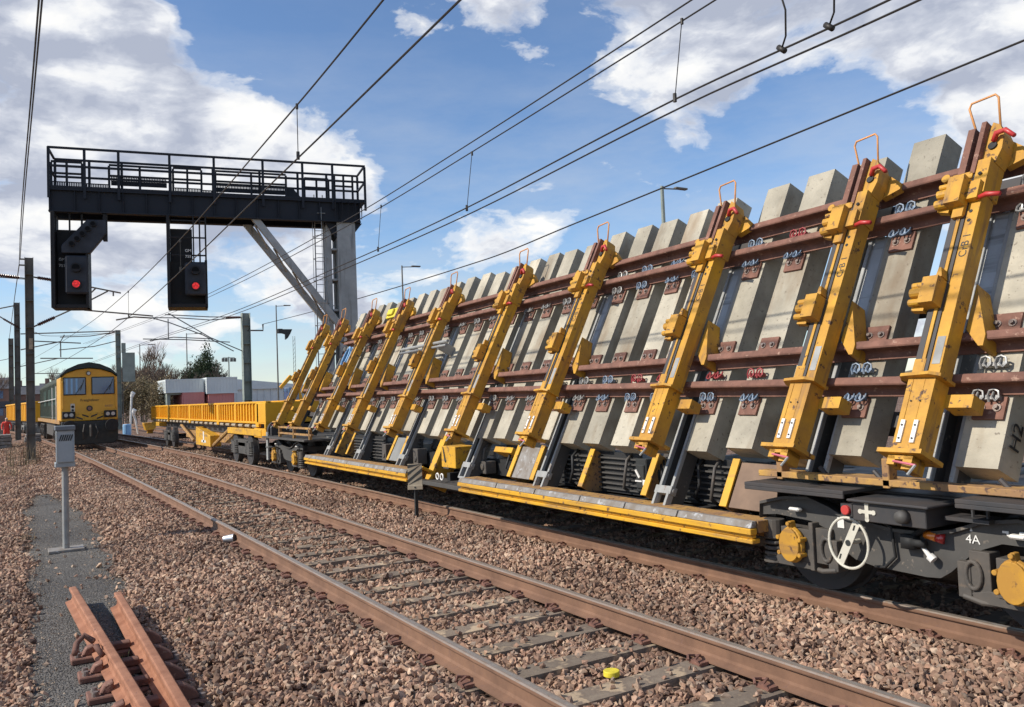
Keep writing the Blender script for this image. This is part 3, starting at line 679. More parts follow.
# clamp arm: local u (towards the camera side), s up the slope, n off the panel
def arm_parts():
    y = MB()
    y.box(-.105, .105, -.06, .50, .235, .40)                                    # lower sleeve
    y.box(-.075, -.06, .0, .49, .40, .405); y.box(.02, .03, .0, .49, .40, .403)
    y.box(-.17, .17, -.095, -.062, .20, .46)                                    # bottom flange
    y.box(-.10, -.04, -.17, -.10, .30, .42); y.box(.02, .09, -.20, -.10, .27, .42); y.box(-.10, .09, -.13, -.10, .27, .42)
    y.prism([(-.18, .25), (-.19, .36), (-.15, .44), (.08, .46), (.15, .42), (.15, .24)], 1, .50, .525)  # collar
    y.box(.015, .105, .525, 2.05, .225, .375)                                   # cheek plate side
    y.box(-.045, -.018, .53, 1.90, .33, .392)                                   # centre bar
    y.box(-.10, -.01, .53, .66, .24, .39)
    y.box(-.12, .0, 1.07, 1.29, .375, .50); y.prism([(-.05, 1.30), (.0, 1.30), (-.02, 1.38), (-.04, 1.38)], 2, .37, .46)   # clamp block
    y.prism([(.105, 1.36), (.105, .98), (.22, .84), (.255, .84), (.255, .93)], 2, .02, .20)                # gusset
    y.box(-.075, .01, 1.84, 1.93, .36, .42)
    y.box(-.115, .01, 1.93, 2.17, .375, .50); y.box(.01, .10, 1.98, 2.14, .375, .43)                                     # upper block
    y.box(.015, .115, 2.05, 2.36, .20, .39); y.prism([(.0, 2.34), (.12, 2.34), (.15, 2.46), (.14, 2.60), (.09, 2.70), (.03, 2.74), (.0, 2.6)], 2, .20, .345)
    y.prism([(.12, 2.38), (.28, 2.44), (.28, 2.50), (.13, 2.62)], 2, .14, .20)
    y.box(.10, .30, .34, .44, .10, .24)                                         # stub arm
    y.box(-.16, .0, 2.20, 2.26, .30, .40)
    y.prism([(-.22, 1.06), (-.12, 1.05), (-.12, 1.26), (-.18, 1.29), (-.23, 1.2)], 2, .36, .41)
    for s in (1.11, 1.19, 1.25): y.cyl((-.225, s, .44), (-.12, s, .44), .028+.012*(s > 1.15 and s < 1.22), n=12)
    y.prism([(-.21, 1.93), (-.115, 1.90), (-.115, 2.10), (-.17, 2.16), (-.22, 2.08)], 2, .36, .41)
    for s in (1.97, 2.06, 2.13): y.cyl((-.21, s, .44), (-.11, s, .44), .024+.014*(s < 2.1), n=12)
    y.cyl((-.19, 2.22, .30), (-.19, 2.22, .44), .035, n=12)
    y.box(.03, .045, .02, .12, .404, .408)
    base = y.mesh('clamp_arm', 'yellow')
    d = MB()
    d.box(-.098, -.052, .56, 1.92, .27, .385); d.box(-.012, .014, .56, 2.3, .27, .385)
    sub = [('slide_bar', d.mesh('slide_bar', 'dark_steel'))]
    d = MB(); d.box(-.125, -.068, 2.24, 2.68, .28, .40); d.box(-.025, .012, 2.24, 2.72, .28, .40); d.box(-.11, -.0, 2.2, 2.62, .24, .28)
    sub.append(('head_plate', d.mesh('head_plate', 'rust')))
    d = MB(); d.tube([(.08, 2.53, .36), (.11, 2.58, .39), (.19, 2.57, .41), (.27, 2.49, .41)], [.02, .022, .02, .018], 8)
    d.tube([(.08, 1.99, .40), (.16, 2.00, .41), (.27, 1.97, .42)], [.014, .02, .018], 8)
    sub.append(('red_lever', d.mesh('red_lever', 'red_handle', smooth=True)))
    d = MB(); d.tube([(-.02, -.16, .46), (.17, -.19, .48)], .009, 6); d.tube([(.165, -.19, .48), (.14, -.27, .50)], .010, 6, mi=1)
    sub.append(('crank', d.mesh('crank', ['pink_handle', 'galv'])))
    d = MB(); d.tube([(-.07, 2.62, .33), (-.165, 2.90, .40), (-.15, 2.94, .41), (.03, 2.97, .40), (.055, 2.94, .39), (.095, 2.64, .32)], .0095, 6)
    sub.append(('hoop', d.mesh('hoop', 'orange_wire', smooth=True)))
    d = MB()
    for u in (-.055, .045): d.box(u-.016, u+.016, .0, .17, .401, .414, 0)
    for u in (-.055, .045):
        for s in (.03, .13): d.cyl((u, s, .413), (u, s, .419), .008, n=8, mi=1)
    sub.append(('hinge_strap', d.mesh('hinge_strap', ['white', 'stripe_dark'])))
    d = MB()
    for s in (1.62, 1.70, 1.80, 1.88): d.cyl((.045+.03*(s*10 % 2 > 1), s+.2, .374), (.045+.03*(s*10 % 2 > 1), s+.2, .3785), .014, n=10)
    for s in (2.12, 2.22): d.cyl((.06, s, .399), (.06, s, .4035), .015, n=10)
    d.cyl((.075, 2.50, .345), (.075, 2.50, .36), .034, n=14)
    for u in (-.04, .03): d.cyl((u, .32, .4045), (u, .32, .4075), .007, n=8)
    sub.append(('bolt_holes', d.mesh('bolt_holes', 'rubber')))
    d = MB(); d.box(.03, .09, .62, .84, .3755, .378); sub.append(('data_plate', d.mesh('data_plate', 'galv')))
    return base, sub
AB, ASUB = arm_parts()
for i, y in enumerate(ARMY):
    a = bpy.data.objects.new('clamp_arm', AB); COL.objects.link(a); a.parent = wag
    p = Lw(y, 0, 0); a.location = p-Vector(WL); a.rotation_euler = LB.to_euler()
    md = a.modifiers.new('edge', 'BEVEL'); md.width = .006; md.segments = 2; md.limit_method = 'ANGLE'; md.angle_limit = R(40)
    for nm, me in ASUB:
        c = bpy.data.objects.new(nm, me); COL.objects.link(c); c.parent = a
    if i < 4: words('CrB 1', .085, 'stripe_dark', a, (.062, 1.60, .3765), (0, 0, R(90)), extrude=.0005)

# bogies -----------------------------------------------------------------
def wheelset(b, y, X0=XW):
    m = MB()
    for sx in (-1, 1):
        x = X0+sx*.7525; m.cyl((x-sx*.07, y, .42), (x+sx*.06, y, .42), .42, .415, n=40); m.cyl((x-sx*.09, y, .42), (x-sx*.07, y, .42), .447, n=40)
        m.cyl((x+sx*.06, y, .42), (x+sx*.065, y, .42), .33, n=32)
    m.cyl((X0-.8, y, .42), (X0+.8, y, .42), .08, n=12)
    return m.build('wheelset', 'dark_steel', b)
TOPF = [(5.12, .62), (5.11, .74), (4.87, .80), (4.61, .82), (4.41, .76), (4.27, .70), (3.85, .655), (3.60, .66), (3.40, .70), (3.20, .78), (2.95, .82), (2.72, .78), (2.55, .74), (2.54, .62)]
BOTF = [(2.75, .64), (3.08, .64), (3.27, .56), (3.44, .40), (3.52, .345), (3.62, .335), (4.04, .345), (4.20, .37), (4.36, .46), (4.47, .58), (4.60, .62), (4.95, .64)]
def bogie(y_off, detail=True):
    b = MB(); b.prism(TOPF+BOTF, 0, 5.52, 5.60); 
    b.prism([(p[0], p[1]) for p in TOPF]+[(p[0], p[1]-.025) for p in TOPF[::-1]], 0, 5.485, 5.62)
    b.prism(TOPF+BOTF, 0, 7.67, 7.75)
    b.box(5.6, 7.67, 3.55, 4.10, .45, .66); b.box(5.6, 7.67, 5.04, 5.1, .60, .70); b.box(5.6, 7.67, 2.56, 2.62, .60, .70)
    if y_off: b.v = [(x, y+y_off, z) for x, y, z in b.v]
    bo = b.build('bogie', 'frame_grey', wag, bevel=.006)
    for yc in (4.72, 2.95):
        y = yc+y_off; wheelset(bo, y+.02)
        m = MB()
        m.box(5.45, 5.62, y-.16, y+.14, .30, .56); m.box(5.44, 5.60, y-.19, y-.15, .24, .62); m.prism([(y-.16, .24), (y+.30, .24), (y+.32, .30), (y+.2, .33), (y-.16, .30)], 0, 5.46, 5.58)
        for (dy) in ((.27,) if yc > 4 else (-.27,)):
            for k in range(5): m.torus((5.52, y+dy, .27+.045*k), 2, .075, .018, 16, 6)
            m.cyl((5.52, y+dy, .44), (5.52, y+dy, .60), .088, n=18); m.cyl((5.52, y+dy, .24), (5.52, y+dy, .26), .10, n=18)
        e = -1 if yc > 4 else 1
        m.box(5.47, 5.60, y+e*.26-.07, y+e*.26+.07, .30, .58); m.box(5.46, 5.58, y+e*.36-.04, y+e*.36+.05, .26, .50); m.torus((5.46, y+e*.30, .42), 0, .05, .018, 16, 6, ry=.09); m.tube([(5.5, y+e*.12, .25), (5.47, y+e*.25, .245), (5.47, y+e*.38, .27)], .022, 6)
        m.build('axlebox', 'bogie_black', bo, bevel=.004)
        m = MB(); m.torus((5.42, y, .43), 0, .085, .035, 24, 8, ry=.115); m.prism([(y+.10*math.cos(R(q_)), .43+.135*math.sin(R(q_))) for q_ in range(0, 360, 18)], 0, 5.37, 5.45); m.prism([(y-.028, .54), (y+.028, .54), (y+.014, .62), (y-.014, .62)], 0, 5.39, 5.45)
        for (a_, r_) in ((25, .12), (155, .12), (215, .125), (325, .125)):
            m.cyl((5.365, y+r_*math.cos(R(a_)), .43+r_*math.sin(R(a_))), (5.45, y+r_*math.cos(R(a_)), .43+r_*math.sin(R(a_))), .019, n=10)
        m.cyl((5.365, y, .60), (5.42, y, .60), .018, n=10)
        m.build('axle_cover', 'yellow', bo, bevel=.004)
        m = MB(); m.box(5.44, 5.50, y-.06, y+.05, .695, .725); m.build('oil_cap', 'white', bo, bevel=.012)
    return bo
bo1 = bogie(0)
bo2 = bogie(15.95)
m = MB(); m.torus((5.39, 4.16, .52), 0, .172, .011, 40, 8, ry=.19); m.cyl((5.39, 4.16, .52), (5.52, 4.16, .52), .018, n=10)
m.prism([(4.215, .345), (4.275, .370), (4.105, .695), (4.045, .672)], 0, 5.385, 5.395)
hw = m.build('brake_wheel', 'cream', bo1); 
m = MB(); m.cyl((5.383, 4.16, .52), (5.386, 4.16, .52), .024, n=12); m.prism([(4.235, .39), (4.25, .39), (4.235, .43), (4.22, .43)], 0, 5.3835, 5.385); m.prism([(4.10, .62), (4.115, .62), (4.10, .66), (4.085, .66)], 0, 5.3835, 5.385)
m.build('hub_marks', 'stripe_dark', hw)
m = MB(); m.box(5.512, 5.518, 4.285, 4.345, .60, .68); m.build('label_plate', 'white', bo1)
TR = Matrix(((0, 0, -1), (-1, 0, 0), (0, 1, 0)))   # writing on a face looking towards -X
def side_text(t, size, mat, parent, x, y, z): 
    W = WORLD[parent.name]; return words(t, size, mat, parent, (x-W[0], y-W[1], z-W[2]), TR.to_euler(), extrude=.0006)
side_text('4A', .085, 'white', bo1, 5.514, 3.27, .645)
m = MB(); m.prism([(3.27, .70), (3.29, .70), (3.28, .725)], 0, 5.515, 5.5195)
m.prism([(3.03, .73), (3.07, .73), (3.07, .716), (3.045, .716), (3.04, .70), (3.0, .69), (3.0, .70), (3.03, .71)], 0, 5.512, 5.5185)
m.build('painted_mark', 'white', bo1)
m = MB(); m.box(5.482, 5.50, 2.80, 2.95, .715, .74); m.build('oil_cap', 'white', bo1, bevel=.006)
m = MB(); m.tube([(5.50, 3.60, .645), (5.50, 3.52, .63)], .032, 12); m.build('lamp', 'lamp_orange', bo1, smooth=True)
m = MB(); m.tube([(5.51, 3.52, .63), (5.51, 3.47, .622)], .036, 12); m.build('lamp', 'lamp_red', bo1, smooth=True)
m = MB(); m.cyl((5.48, 3.64, .58), (5.47, 3.56, .50), .010, .018, n=8); m.cyl((5.47, 3.56, .50), (5.47, 3.53, .475), .030, n=12); m.build('cock_handle', 'white', bo1)
m = MB(); m.tube([(5.44, 3.73, .83), (5.40, 3.62, .85), (5.40, 3.54, .80), (5.42, 3.53, .72), (5.46, 3.62, .66), (5.50, 3.70, .62)], .020, 8)
m.box(5.44, 5.52, 3.66, 3.76, .53, .63); m.cyl((5.46, 3.68, .58), (5.46, 3.58, .58), .03, n=10)
m.tube([(5.5, 4.0, .72), (5.49, 3.86, .66), (5.49, 3.84, .45), (5.49, 3.93, .36), (5.5, 4.02, .35)], .012, 6)
m.build('hose', 'rubber', bo1, smooth=True)
# end deck plates and equipment boxes
m = MB(); m.box(5.28, 7.95, 4.10, 5.08, .895, .925); m.box(5.28, 5.30, 4.10, 5.08, .865, .895); m.box(5.28, 7.95, 1.6, 3.24, .915, .945); m.box(5.28, 5.30, 1.6, 3.24, .885, .915)
m.box(5.7, 7.6, 1.2, 5.1, .86, .892); m.build('deck_plate', 'dark_steel', wag, bevel=.004)
m = MB(); m.box(5.26, 5.95, 3.42, 4.06, .855, .875); m.box(5.30, 5.95, 3.46, 4.04, .715, .855); eb = m.build('equipment_box', 'dark_steel', wag, bevel=.006)
m = MB(); m.cyl((5.275, 4.09, .785), (5.31, 4.09, .785), .036, n=16); m.build('button', 'red_paint', eb, bevel=.004)
m = MB(); m.box(5.30, 5.5, 4.041, 4.14, .74, .83); m.build('bracket', 'dark_steel', eb)
m = MB(); m.box(5.292, 5.298, 3.90, 3.93, .735, .84); m.box(5.2922, 5.2982, 3.865, 3.965, .775, .80)
for (dy, dz) in ((3.915, .842), (3.915, .733), (3.97, .787), (3.86, .787)): m.cyl((5.292, dy, dz), (5.2985, dy, dz), .018, n=10)
m.build('cross_mark', 'cream', eb)
m = MB(); m.cyl((5.24, 3.62, .785), (5.30, 3.62, .785), .042, .05, n=18); m.build('round_cap', 'frame_grey', eb, smooth=True)
m = MB(); m.box(5.50, 5.62, 2.0, 5.12, .955, 1.005); m.box(5.50, 5.60, 3.86, 3.92, .94, 1.16); m.box(5.50, 5.60, 4.86, 4.92, .94, 1.16); m.box(5.62, 5.9, 2.0, 5.1, .97, .985)
m.build('edge_rail', 'yellow_dirty', wag, bevel=.005)
m = MB()
for y in (3.15, 3.25): m.cyl((5.50, y, .80), (5.50, y, .88), .012, n=6)
m.box(5.42, 5.62, 3.10, 3.40, .775, .80)
for y in (3.0, 3.95, 4.45): m.cyl((5.62, y, .93), (5.62, y+.12, 1.05), .02, n=8)
m.build('bracket', 'dark_steel', wag)
# far-end platform
m = MB(); m.box(5.28, 7.95, 17.7, 21.3, .86, .90); m.build('deck_plate', 'frame_grey', wag, bevel=.004)
m = MB()
for z in (.98, 1.12): m.box(5.40, 5.46, 17.6, 20.2, z, z+.04)
for y in (17.7, 18.9, 20.1): m.box(5.40, 5.46, y, y+.05, .90, 1.14)
m.build('edge_rail', 'yellow_dirty', wag)
m = MB(); m.box(5.36, 5.40, 21.05, 21.2, .30, 1.0); m.box(5.36, 5.5, 21.02, 21.24, .60, .64); m.build('step', 'galv', wag, bevel=.004)
m = MB()
for sx in (-.87, .87):
    m.cyl((XW+sx, 21.3, 1.02), (XW+sx, 21.62, 1.02), .10, n=14); m.cyl((XW+sx, 21.62, 1.02), (XW+sx, 21.68, 1.02), .24, n=24)
m.box(5.5, 7.8, 21.2, 21.3, .82, 1.15); m.build('buffer', 'dark_steel', wag)

# ------------------------------------------------------------------ yellow open wagon beyond
XB0, XB1, YB0, YB1 = 5.62, 8.15, 21.95, 43.6
ow = thing('open_wagon', ((XB0+XB1)/2, 32, 0), 'yellow low-sided open wagon coupled beyond the tilting wagon', 'wagon')
m = MB(); m.box(XB0, XB0+.06, YB0, YB1, 1.20, 1.72); m.box(XB1-.06, XB1, YB0, YB1, 1.20, 1.72); m.box(XB0, XB1, YB0, YB0+.06, 1.1, 1.75); m.box(XB0, XB1, YB1-.06, YB1, 1.2, 1.72)
m.box(XB0+.06, XB1-.06, YB0+.06, YB1-.06, 1.18, 1.24)
m.box(XB0-.06, XB0+.08, YB0, YB1, 1.72, 1.78); m.box(XB1-.08, XB1+.06, YB0, YB1, 1.72, 1.78); m.box(XB0-.07, XB0, YB0, YB1, 1.17, 1.23)
m.box(XB0-.08, XB1+.08, YB0, YB0+.1, 1.05, 1.20); m.box(XB0-.075, XB0+.5, YB0-.01, YB0+.9, 1.21, 1.73)
m.box(XB0-.06, XB1, YB0+.05, YB0+1.3, .80, 1.05)
m.build('body', 'yellow_wagon', ow, bevel=.01)
bays = np.linspace(YB0+.9, YB1-.1, 9)
for i, y in enumerate(bays):
    m = MB(); m.box(XB0-.075, XB0-.002, y-.07 if i % 2 else y-.16, y+.07 if i % 2 else y+.16, 1.08 if i % 2 == 0 else 1.2, 1.719); m.build('stanchion', 'yellow_wagon', ow, bevel=.01)
for i in range(8):
    m = MB()
    for y in np.linspace(bays[i]+.25, bays[i+1]-.25, 7): m.box(XB0-.045, XB0-.002, y-.045, y+.045, 1.232, 1.718)
    m.build('side_ribs', 'yellow_wagon', ow)
    m = MB()
    for y in np.linspace(bays[i]+.45, bays[i+1]-.45, 3): m.cyl((XB0-.0, y-.25, 1.10), (XB0-.0, y+.25, 1.10), .05, n=10)
    m.build('roller', 'stripe_light', ow)
m = MB(); m.box(XB0+.25, XB1-.25, YB0+.2, YB1-.2, .80, 1.16); m.build('underframe', 'dark_steel', ow)
m = MB(); m.box(XB0-.08, XB0+.3, YB0+.5, YB0+4.6, .84, 1.02); m.build('step_beam', 'yellow_bright', ow, bevel=.01)
m = MB(); m.box(XB0-.08, XB0+.3, YB1-2.6, YB1-.2, .84, 1.02); m.build('step_beam', 'yellow_bright', ow, bevel=.01)
m = MB(); m.prism([(29.6, .30), (32.2, .30), (32.2, .95), (29.6, .68)], 0, XB0-.02, XB0+.35); tb = m.build('tool_box', 'yellow_bright', ow, bevel=.01)
m = MB(); m.box(XB0-.03, XB0-.022, 30.6, 30.8, .4, .8); m.box(XB0-.03, XB0-.022, 30.3, 31.1, .42, .50); m.build('painted_mark', 'white', tb)
m = MB(); m.cyl((XB0+.1, 29.6, .35), (XB0+.1, 27.0, .95), .06, n=8); m.cyl((XB0+.1, 33.3, .40), (XB0+.1, 36.0, .95), .06, n=8); m.box(XB0+.3, XB0+.4, 26.5, 36.2, .45, 1.1)
m.build('truss', 'yellow_dirty', ow)
for yc in (24.9, 38.4):
    m = MB(); m.prism([(yc-1.25, .50), (yc+1.25, .50), (yc+1.25, .64), (yc+.5, .70), (yc-.5, .70), (yc-1.25, .64)], 0, 5.60, 5.68)
    m.prism([(yc-.45, .28), (yc+.45, .28), (yc+.5, .6), (yc-.5, .6)], 0, 5.60, 5.68)
    for dy in (-.9, .9):
        m.box(5.55, 5.70, yc+dy-.16, yc+dy+.16, .28, .62)
        for e in (-.26, .26):
            for k in range(4): m.torus((5.62, yc+dy+e, .30+.05*k), 2, .075, .018, 12, 5)
            m.cyl((5.62, yc+dy+e, .5), (5.62, yc+dy+e, .66), .08, n=10)
    bb = m.build('bogie', 'frame_grey', ow)
    for dy in (-.9, .9): wheelset(bb, yc+dy, XW-.2)
m = MB()
for sx in (-.87, .87): m.cyl((XW+sx, YB0-.03, 1.02), (XW+sx, YB0-.2, 1.02), .10, n=14); m.cyl((XW+sx, YB0-.2, 1.02), (XW+sx, YB0-.26, 1.02), .24, n=24)
m.build('buffer', 'dark_steel', ow)
#@@PART3
# ------------------------------------------------------------------ signal gantry
ga = -math.atan2(1.7, 9.96); gc, gs = math.cos(ga), math.sin(ga)
def G(u, v, z): return (.91+u*gc-v*gs, 30+u*gs+v*gc, z)
gan = thing('signal_gantry', (.91, 30, 0), 'dark steel signal gantry with a railed walkway spanning from one grey leg over both tracks', 'gantry')
GL = 9.98; ZB, ZT = 8.10, 8.84
m = MB(G)
for v in (0, 1.15):
    m.box(0, GL, v-.02, v+.02, ZB+.04, ZT-.04); m.box(0, GL, v-.12, v+.12, ZB, ZB+.04); m.box(0, GL, v-.12, v+.12, ZT-.04, ZT)
    for u in np.linspace(.05, GL-.05, 15): m.box(u-.01, u+.01, v-.10, v+.10, ZB+.04, ZT-.04)
for u in np.linspace(.1, GL-.1, 7): m.box(u-.06, u+.06, .1, 1.05, ZB+.2, ZB+.5)
m.build('beam', 'gantry_paint', gan)
m = MB(G); m.box(0, GL+.2, -.12, 1.28, ZT+.003, ZT+.04); m.build('walkway', 'gantry_paint', gan)
posts = [0.02, 1.05, 2.05, 3.05+.55, 5.0, 6.6, 7.95, 9.0, GL+.18]
for v in (-.12, 1.28):
    m = MB(G)
    for z in (10.17, 9.58): m.box(0, GL+.2, v-.035, v+.035, z-.035, z+.03)
    m.box(0, GL+.2, v-.008, v+.008, ZT+.04, ZT+.10)
    for u in posts: m.box(u-.04, u+.04, v-.03, v+.03, ZT-.3, 10.13)
    m.build('handrail', 'gantry_paint', gan)
m = MB(G)
for u in (0.0, GL+.18):
    for z in (10.17, 9.58): m.box(u-.03, u+.03, -.08, 1.24, z-.03, z+.03)
m.build('end_rail', 'gantry_paint', gan)
# inner cage frames and grating panels
m = MB(G)
for (u0, u1, z1, v) in ((.05, .95, 9.8, .2), (1.75, 3.6, 9.75, .1), (3.7, 4.6, 9.8, .2), (5.05, 7.4, 9.75, .1), (8.05, 8.9, 9.7, .2), (9.1, 9.75, 9.85, .1)):
    for z in (z1, (z1+ZT)/2+.1): m.box(u0, u1, v-.03, v+.03, z-.03, z+.03)
    for u in (u0, (u0+u1)/2, u1): m.box(u-.035, u+.035, v-.028, v+.028, ZT, z1-.03)
m.build('hatch_rail', 'gantry_paint', gan)
m = MB(G)
for (u0, u1, z0, z1, v) in ((.05, .95, ZT+.04, 9.18, .3), (1.0, 1.75, ZT+.04, 9.16, .3), (1.8, 3.5, 9.10, 9.42, .16), (3.7, 4.6, ZT+.04, 9.16, .3), (4.6, 5.3, ZT+.04, 9.12, .3), (5.0, 7.35, 9.05, 9.36, .16)):
    for u in np.arange(u0, u1, .05): m.box(u, u+.034, v, v+.02, z0, z1)
    m.box(u0, u1, v+.04, v+.05, z0, (z0+z1)/2)
    m.box(u0, u1, v, v+.03, z0, z0+.03); m.box(u0, u1, v, v+.03, z1-.03, z1)
m.prism([(7.35, 9.36), (7.65, 9.28), (7.9, 9.0), (7.9, ZT+.04), (7.65, ZT+.04), (7.35, 9.06)], 1, .14, .20)
m.build('grating', 'gantry_paint', gan)
m = MB(G); m.box(9.13, 9.78, -.02, .46, -.3, ZB); m.box(8.78, 8.95, .20, 1.15, -.3, ZB); m.box(9.78-.65, 9.78, .7, 1.15, -.3, ZB)
for z in np.arange(.5, 7.8, 1.1): m.box(8.95, 9.13, .1, .9, z, z+.08)
m.box(8.9, 9.9, -.15, 1.3, -.35, -.15)
m.build('leg', 'tower', gan, bevel=.01)
m = MB(G)
for u in np.linspace(9.05, 10.0, 5): m.prism([(-.12, ZT), (-.12, ZB+.1), (-.30, ZT)], 0, u, u+.02)
m.prism([(8.75, ZB), (9.13, ZB), (9.13, ZB-.55), (8.95, ZB-.35)], 1, .1, .9); m.prism([(9.78, ZB), (10.05, ZB), (9.78, ZB-.35)], 1, .05, .5)
m.build('bracket', 'gantry_paint', gan)
for v, du in ((.0, .22), (.95, -.02)):
    m = MB(G); m.prism([(5.98+du, ZB), (6.27+du, ZB), (9.05+du*.3, 4.50+du*.5), (9.05+du*.3, 4.12+du*.5)], 1, v-.02, v+.18); m.build('brace', 'tower', gan, bevel=.006)
m = MB(G)
for k in range(4):
    a0 = (6.3+.62*k, ZB-.2-.8*k); m.cyl((a0[0], .05, a0[1]), (a0[0]+.55, .98, a0[1]-.7), .035, n=6)
m.build('cross_brace', 'tower', gan)
m = MB(G)
for u in (8.42, 8.72): m.cyl((u, .55, .5), (u, .55, 9.2), .022, n=6)
for z in np.arange(.6, 8.9, .28): m.cyl((8.42, .55, z), (8.72, .55, z), .012, n=5)
lad = m.build('ladder', 'tower', gan)
m = MB(G)
for z in np.arange(2.8, 8.6, .8): m.tube([(8.42, .55, z), (8.30, .25, z), (8.45, -.05, z), (8.70, -.05, z), (8.84, .25, z), (8.72, .55, z)], .012, 5)
for u, v in ((8.30, .25), (8.57, -.09), (8.84, .25)): m.cyl((u, v, 2.7), (u, v, 8.6), .010, n=5)
m.build('ladder_cage', 'tower', lad)
# signals ------------------------------------------------------------------
def lens(m, u, v, z, r, mi): m.cyl((u, v, z), (u, v-.02, z), r, n=20, mi=mi)
def signal(u0, label, kind, num):
    s = thing('railway_signal', G(u0, .3, ZB), label, 'signal', 'signals hanging from the gantry')
    if kind == 1:
        m = MB(G); m.box(.05, .17, -.15, .75, 5.0, ZB-.01); m.box(.17, 1.12, .35, .75, 5.0, 7.6); m.box(.17, 1.12, -.1, .35, 5.0, 5.12)
        m.box(1.04, 1.12, -.12, .35, 5.0, 7.2); m.box(.12, .2, .05, .12, 7.45, ZB); m.box(.9, .96, .05, .12, 7.45, ZB); m.box(.55, .6, .05, .12, 7.45, ZB); m.box(1.55, 1.68, -.05, .12, 7.2, ZB)
        m.build('housing', 'signal_black', s, bevel=.01)
        m = MB(G); m.prism([(.36, 6.76), (.36, 7.0), (1.10, 7.86), (1.66, 7.86), (1.66, 7.42), (1.16, 6.76)], 1, -.16, .10); iu = m.build('route_indicator', 'signal_box', s, bevel=.02)
        for k in range(5):
            m = MB(G); u, z = .66+.155*k, 7.05+.165*k
            m.tube([(u, -.15, z), (u, -.28, z)], .088, 14); m.cyl((u, -.281, z), (u, -.284, z), .07, n=14, mi=1); m.build('lamp', ['signal_black', 'lens_dark'], iu)
        hu, hz0, hz1, nu = .78, 5.45, 6.68, .31
    else:
        m = MB(G); m.box(3.46, 4.72, .30, 1.0, 5.02, 6.62); m.box(3.46, 3.56, -.15, .30, 5.02, ZB-.01); m.box(3.46, 3.56, .30, 1.0, 6.62, ZB-.01); m.box(3.56, 4.72, -.12, .30, 5.02, 5.14); m.box(4.64, 4.72, -.12, .30, 5.02, 6.62)
        m.box(3.57, 4.26, .35, .45, 6.62, 7.75)
        for u in (4.30, 4.50, 4.69):
            m.box(u-.022, u+.022, -.12, -.06, 6.5, ZB); m.box(u-.02, u+.02, .66, .70, 6.6, ZB)
        for z in (6.75, 7.35, 7.92): m.box(3.6, 4.71, -.12, -.07, z, z+.05); m.box(4.67, 4.71, -.12, .7, z, z+.04)
        m.build('housing', 'signal_black', s, bevel=.008)
        hu, hz0, hz1, nu = 4.34, 5.42, 6.52, 4.12
    m = MB(G); m.box(hu-.33, hu+.33, -.20, .12, hz0, hz1); hd = m.build('signal_head', 'signal_box', s, bevel=.05)
    m = MB(G); zc = hz0+.82; m.tube([(hu, -.20, zc), (hu, -.34, zc+.01)], .15, 22); m.cyl((hu, -.341, zc), (hu, -.344, zc), .115, n=22, mi=1)
    m.build('lamp', ['signal_black', 'lens_dark'], hd)
    m = MB(G); zc = hz0+.30; m.tube([(hu, -.20, zc), (hu, -.30, zc)], .150, 22); m.cyl((hu, -.301, zc), (hu, -.304, zc), .112, n=22, mi=1)
    m.build('lamp', ['signal_black', 'lit_red'], hd)
    for t, z in ((num[0], 6.62), (num[1], 6.42)):
        p = G(nu, -.125 if kind == 2 else .34, z+(.30 if kind == 2 else 0)); W = WORLD[s.name]
        words(t, .13, 'white', s, (p[0]-W[0], p[1]-W[1]-.03, p[2]-W[2]), (R(90), 0, ga), 'number', .002)
signal(.6, 'left hanging signal with a sloping row of five dark lamps above its red light', 1, ('GM', '757'))
signal(4.1, 'narrower hanging signal with a see-through ladder frame above its red light', 2, ('GM', '755'))

# ------------------------------------------------------------------ masts
def hmast(name, x, y, h, w, mat, label, arms=None, plate=True):
    t = thing(name, (x, y, -.35), label, 'mast', 'masts holding the overhead wires')
    m = MB(); t_ = .025
    m.box(x-w/2, x-w/2+t_, y-w/2, y+w/2, -.4, h); m.box(x+w/2-t_, x+w/2, y-w/2, y+w/2, -.4, h); m.box(x-w/2+t_, x+w/2-t_, y-.015, y+.015, -.4, h)
    for z in np.arange(.8, h, 1.1): m.box(x-w/2+t_, x+w/2-t_, y-w/2, y-.02, z, z+.02)
    m.build('post', mat, t)
    m = MB(); m.box(x-w*.75, x+w*.75, y-w*.75, y+w*.75, -.42, -.2); m.build('footing', 'concrete', t)
    return t
def arm(t, segs, y, r=.04, ins=(), mat='mast'):
    m = MB()
    for s_ in segs: m.tube([(a, y+(dy[0] if dy else 0), b) for (a, b, *dy) in s_], r, 6)
    a = m.build('cantilever', mat, t)
    for (x0, z0, x1, z1) in ins:
        k = MB(); n = 9; pts = []; rr = []
        for i in range(n*2+1): f = i/(n*2); pts.append((x0+(x1-x0)*f, y, z0+(z1-z0)*f)); rr.append(.045 if i % 2 else .085)
        k.tube(pts, rr, 8); k.build('insulator', 'insulator', a)
m1 = hmast('overhead_mast', .45, 39.5, 8.12, .32, 'mast', 'tall dark steel mast nearest the camera, left of the locomotive')
arm(m1, [[(.6, 5.25), (2.12, 6.05), (2.95, 6.95)], [(.6, 7.32), (2.7, 6.97), (3.9, 6.74)], [(2.46, 5.97), (5.18, 5.75)], [(3.69, 5.56), (4.4, 5.70), (5.13, 5.66)], [(3.39, 6.81), (2.12, 6.05)], [(3.6, 6.8), (3.6, 6.6)], [(.1, 8.05), (.3, 8.05)], [(.1, 7.8), (.3, 7.8)]], 39.5, .035,
    [(.75, 5.33, 1.35, 5.64), (.75, 7.30, 1.3, 7.22)])
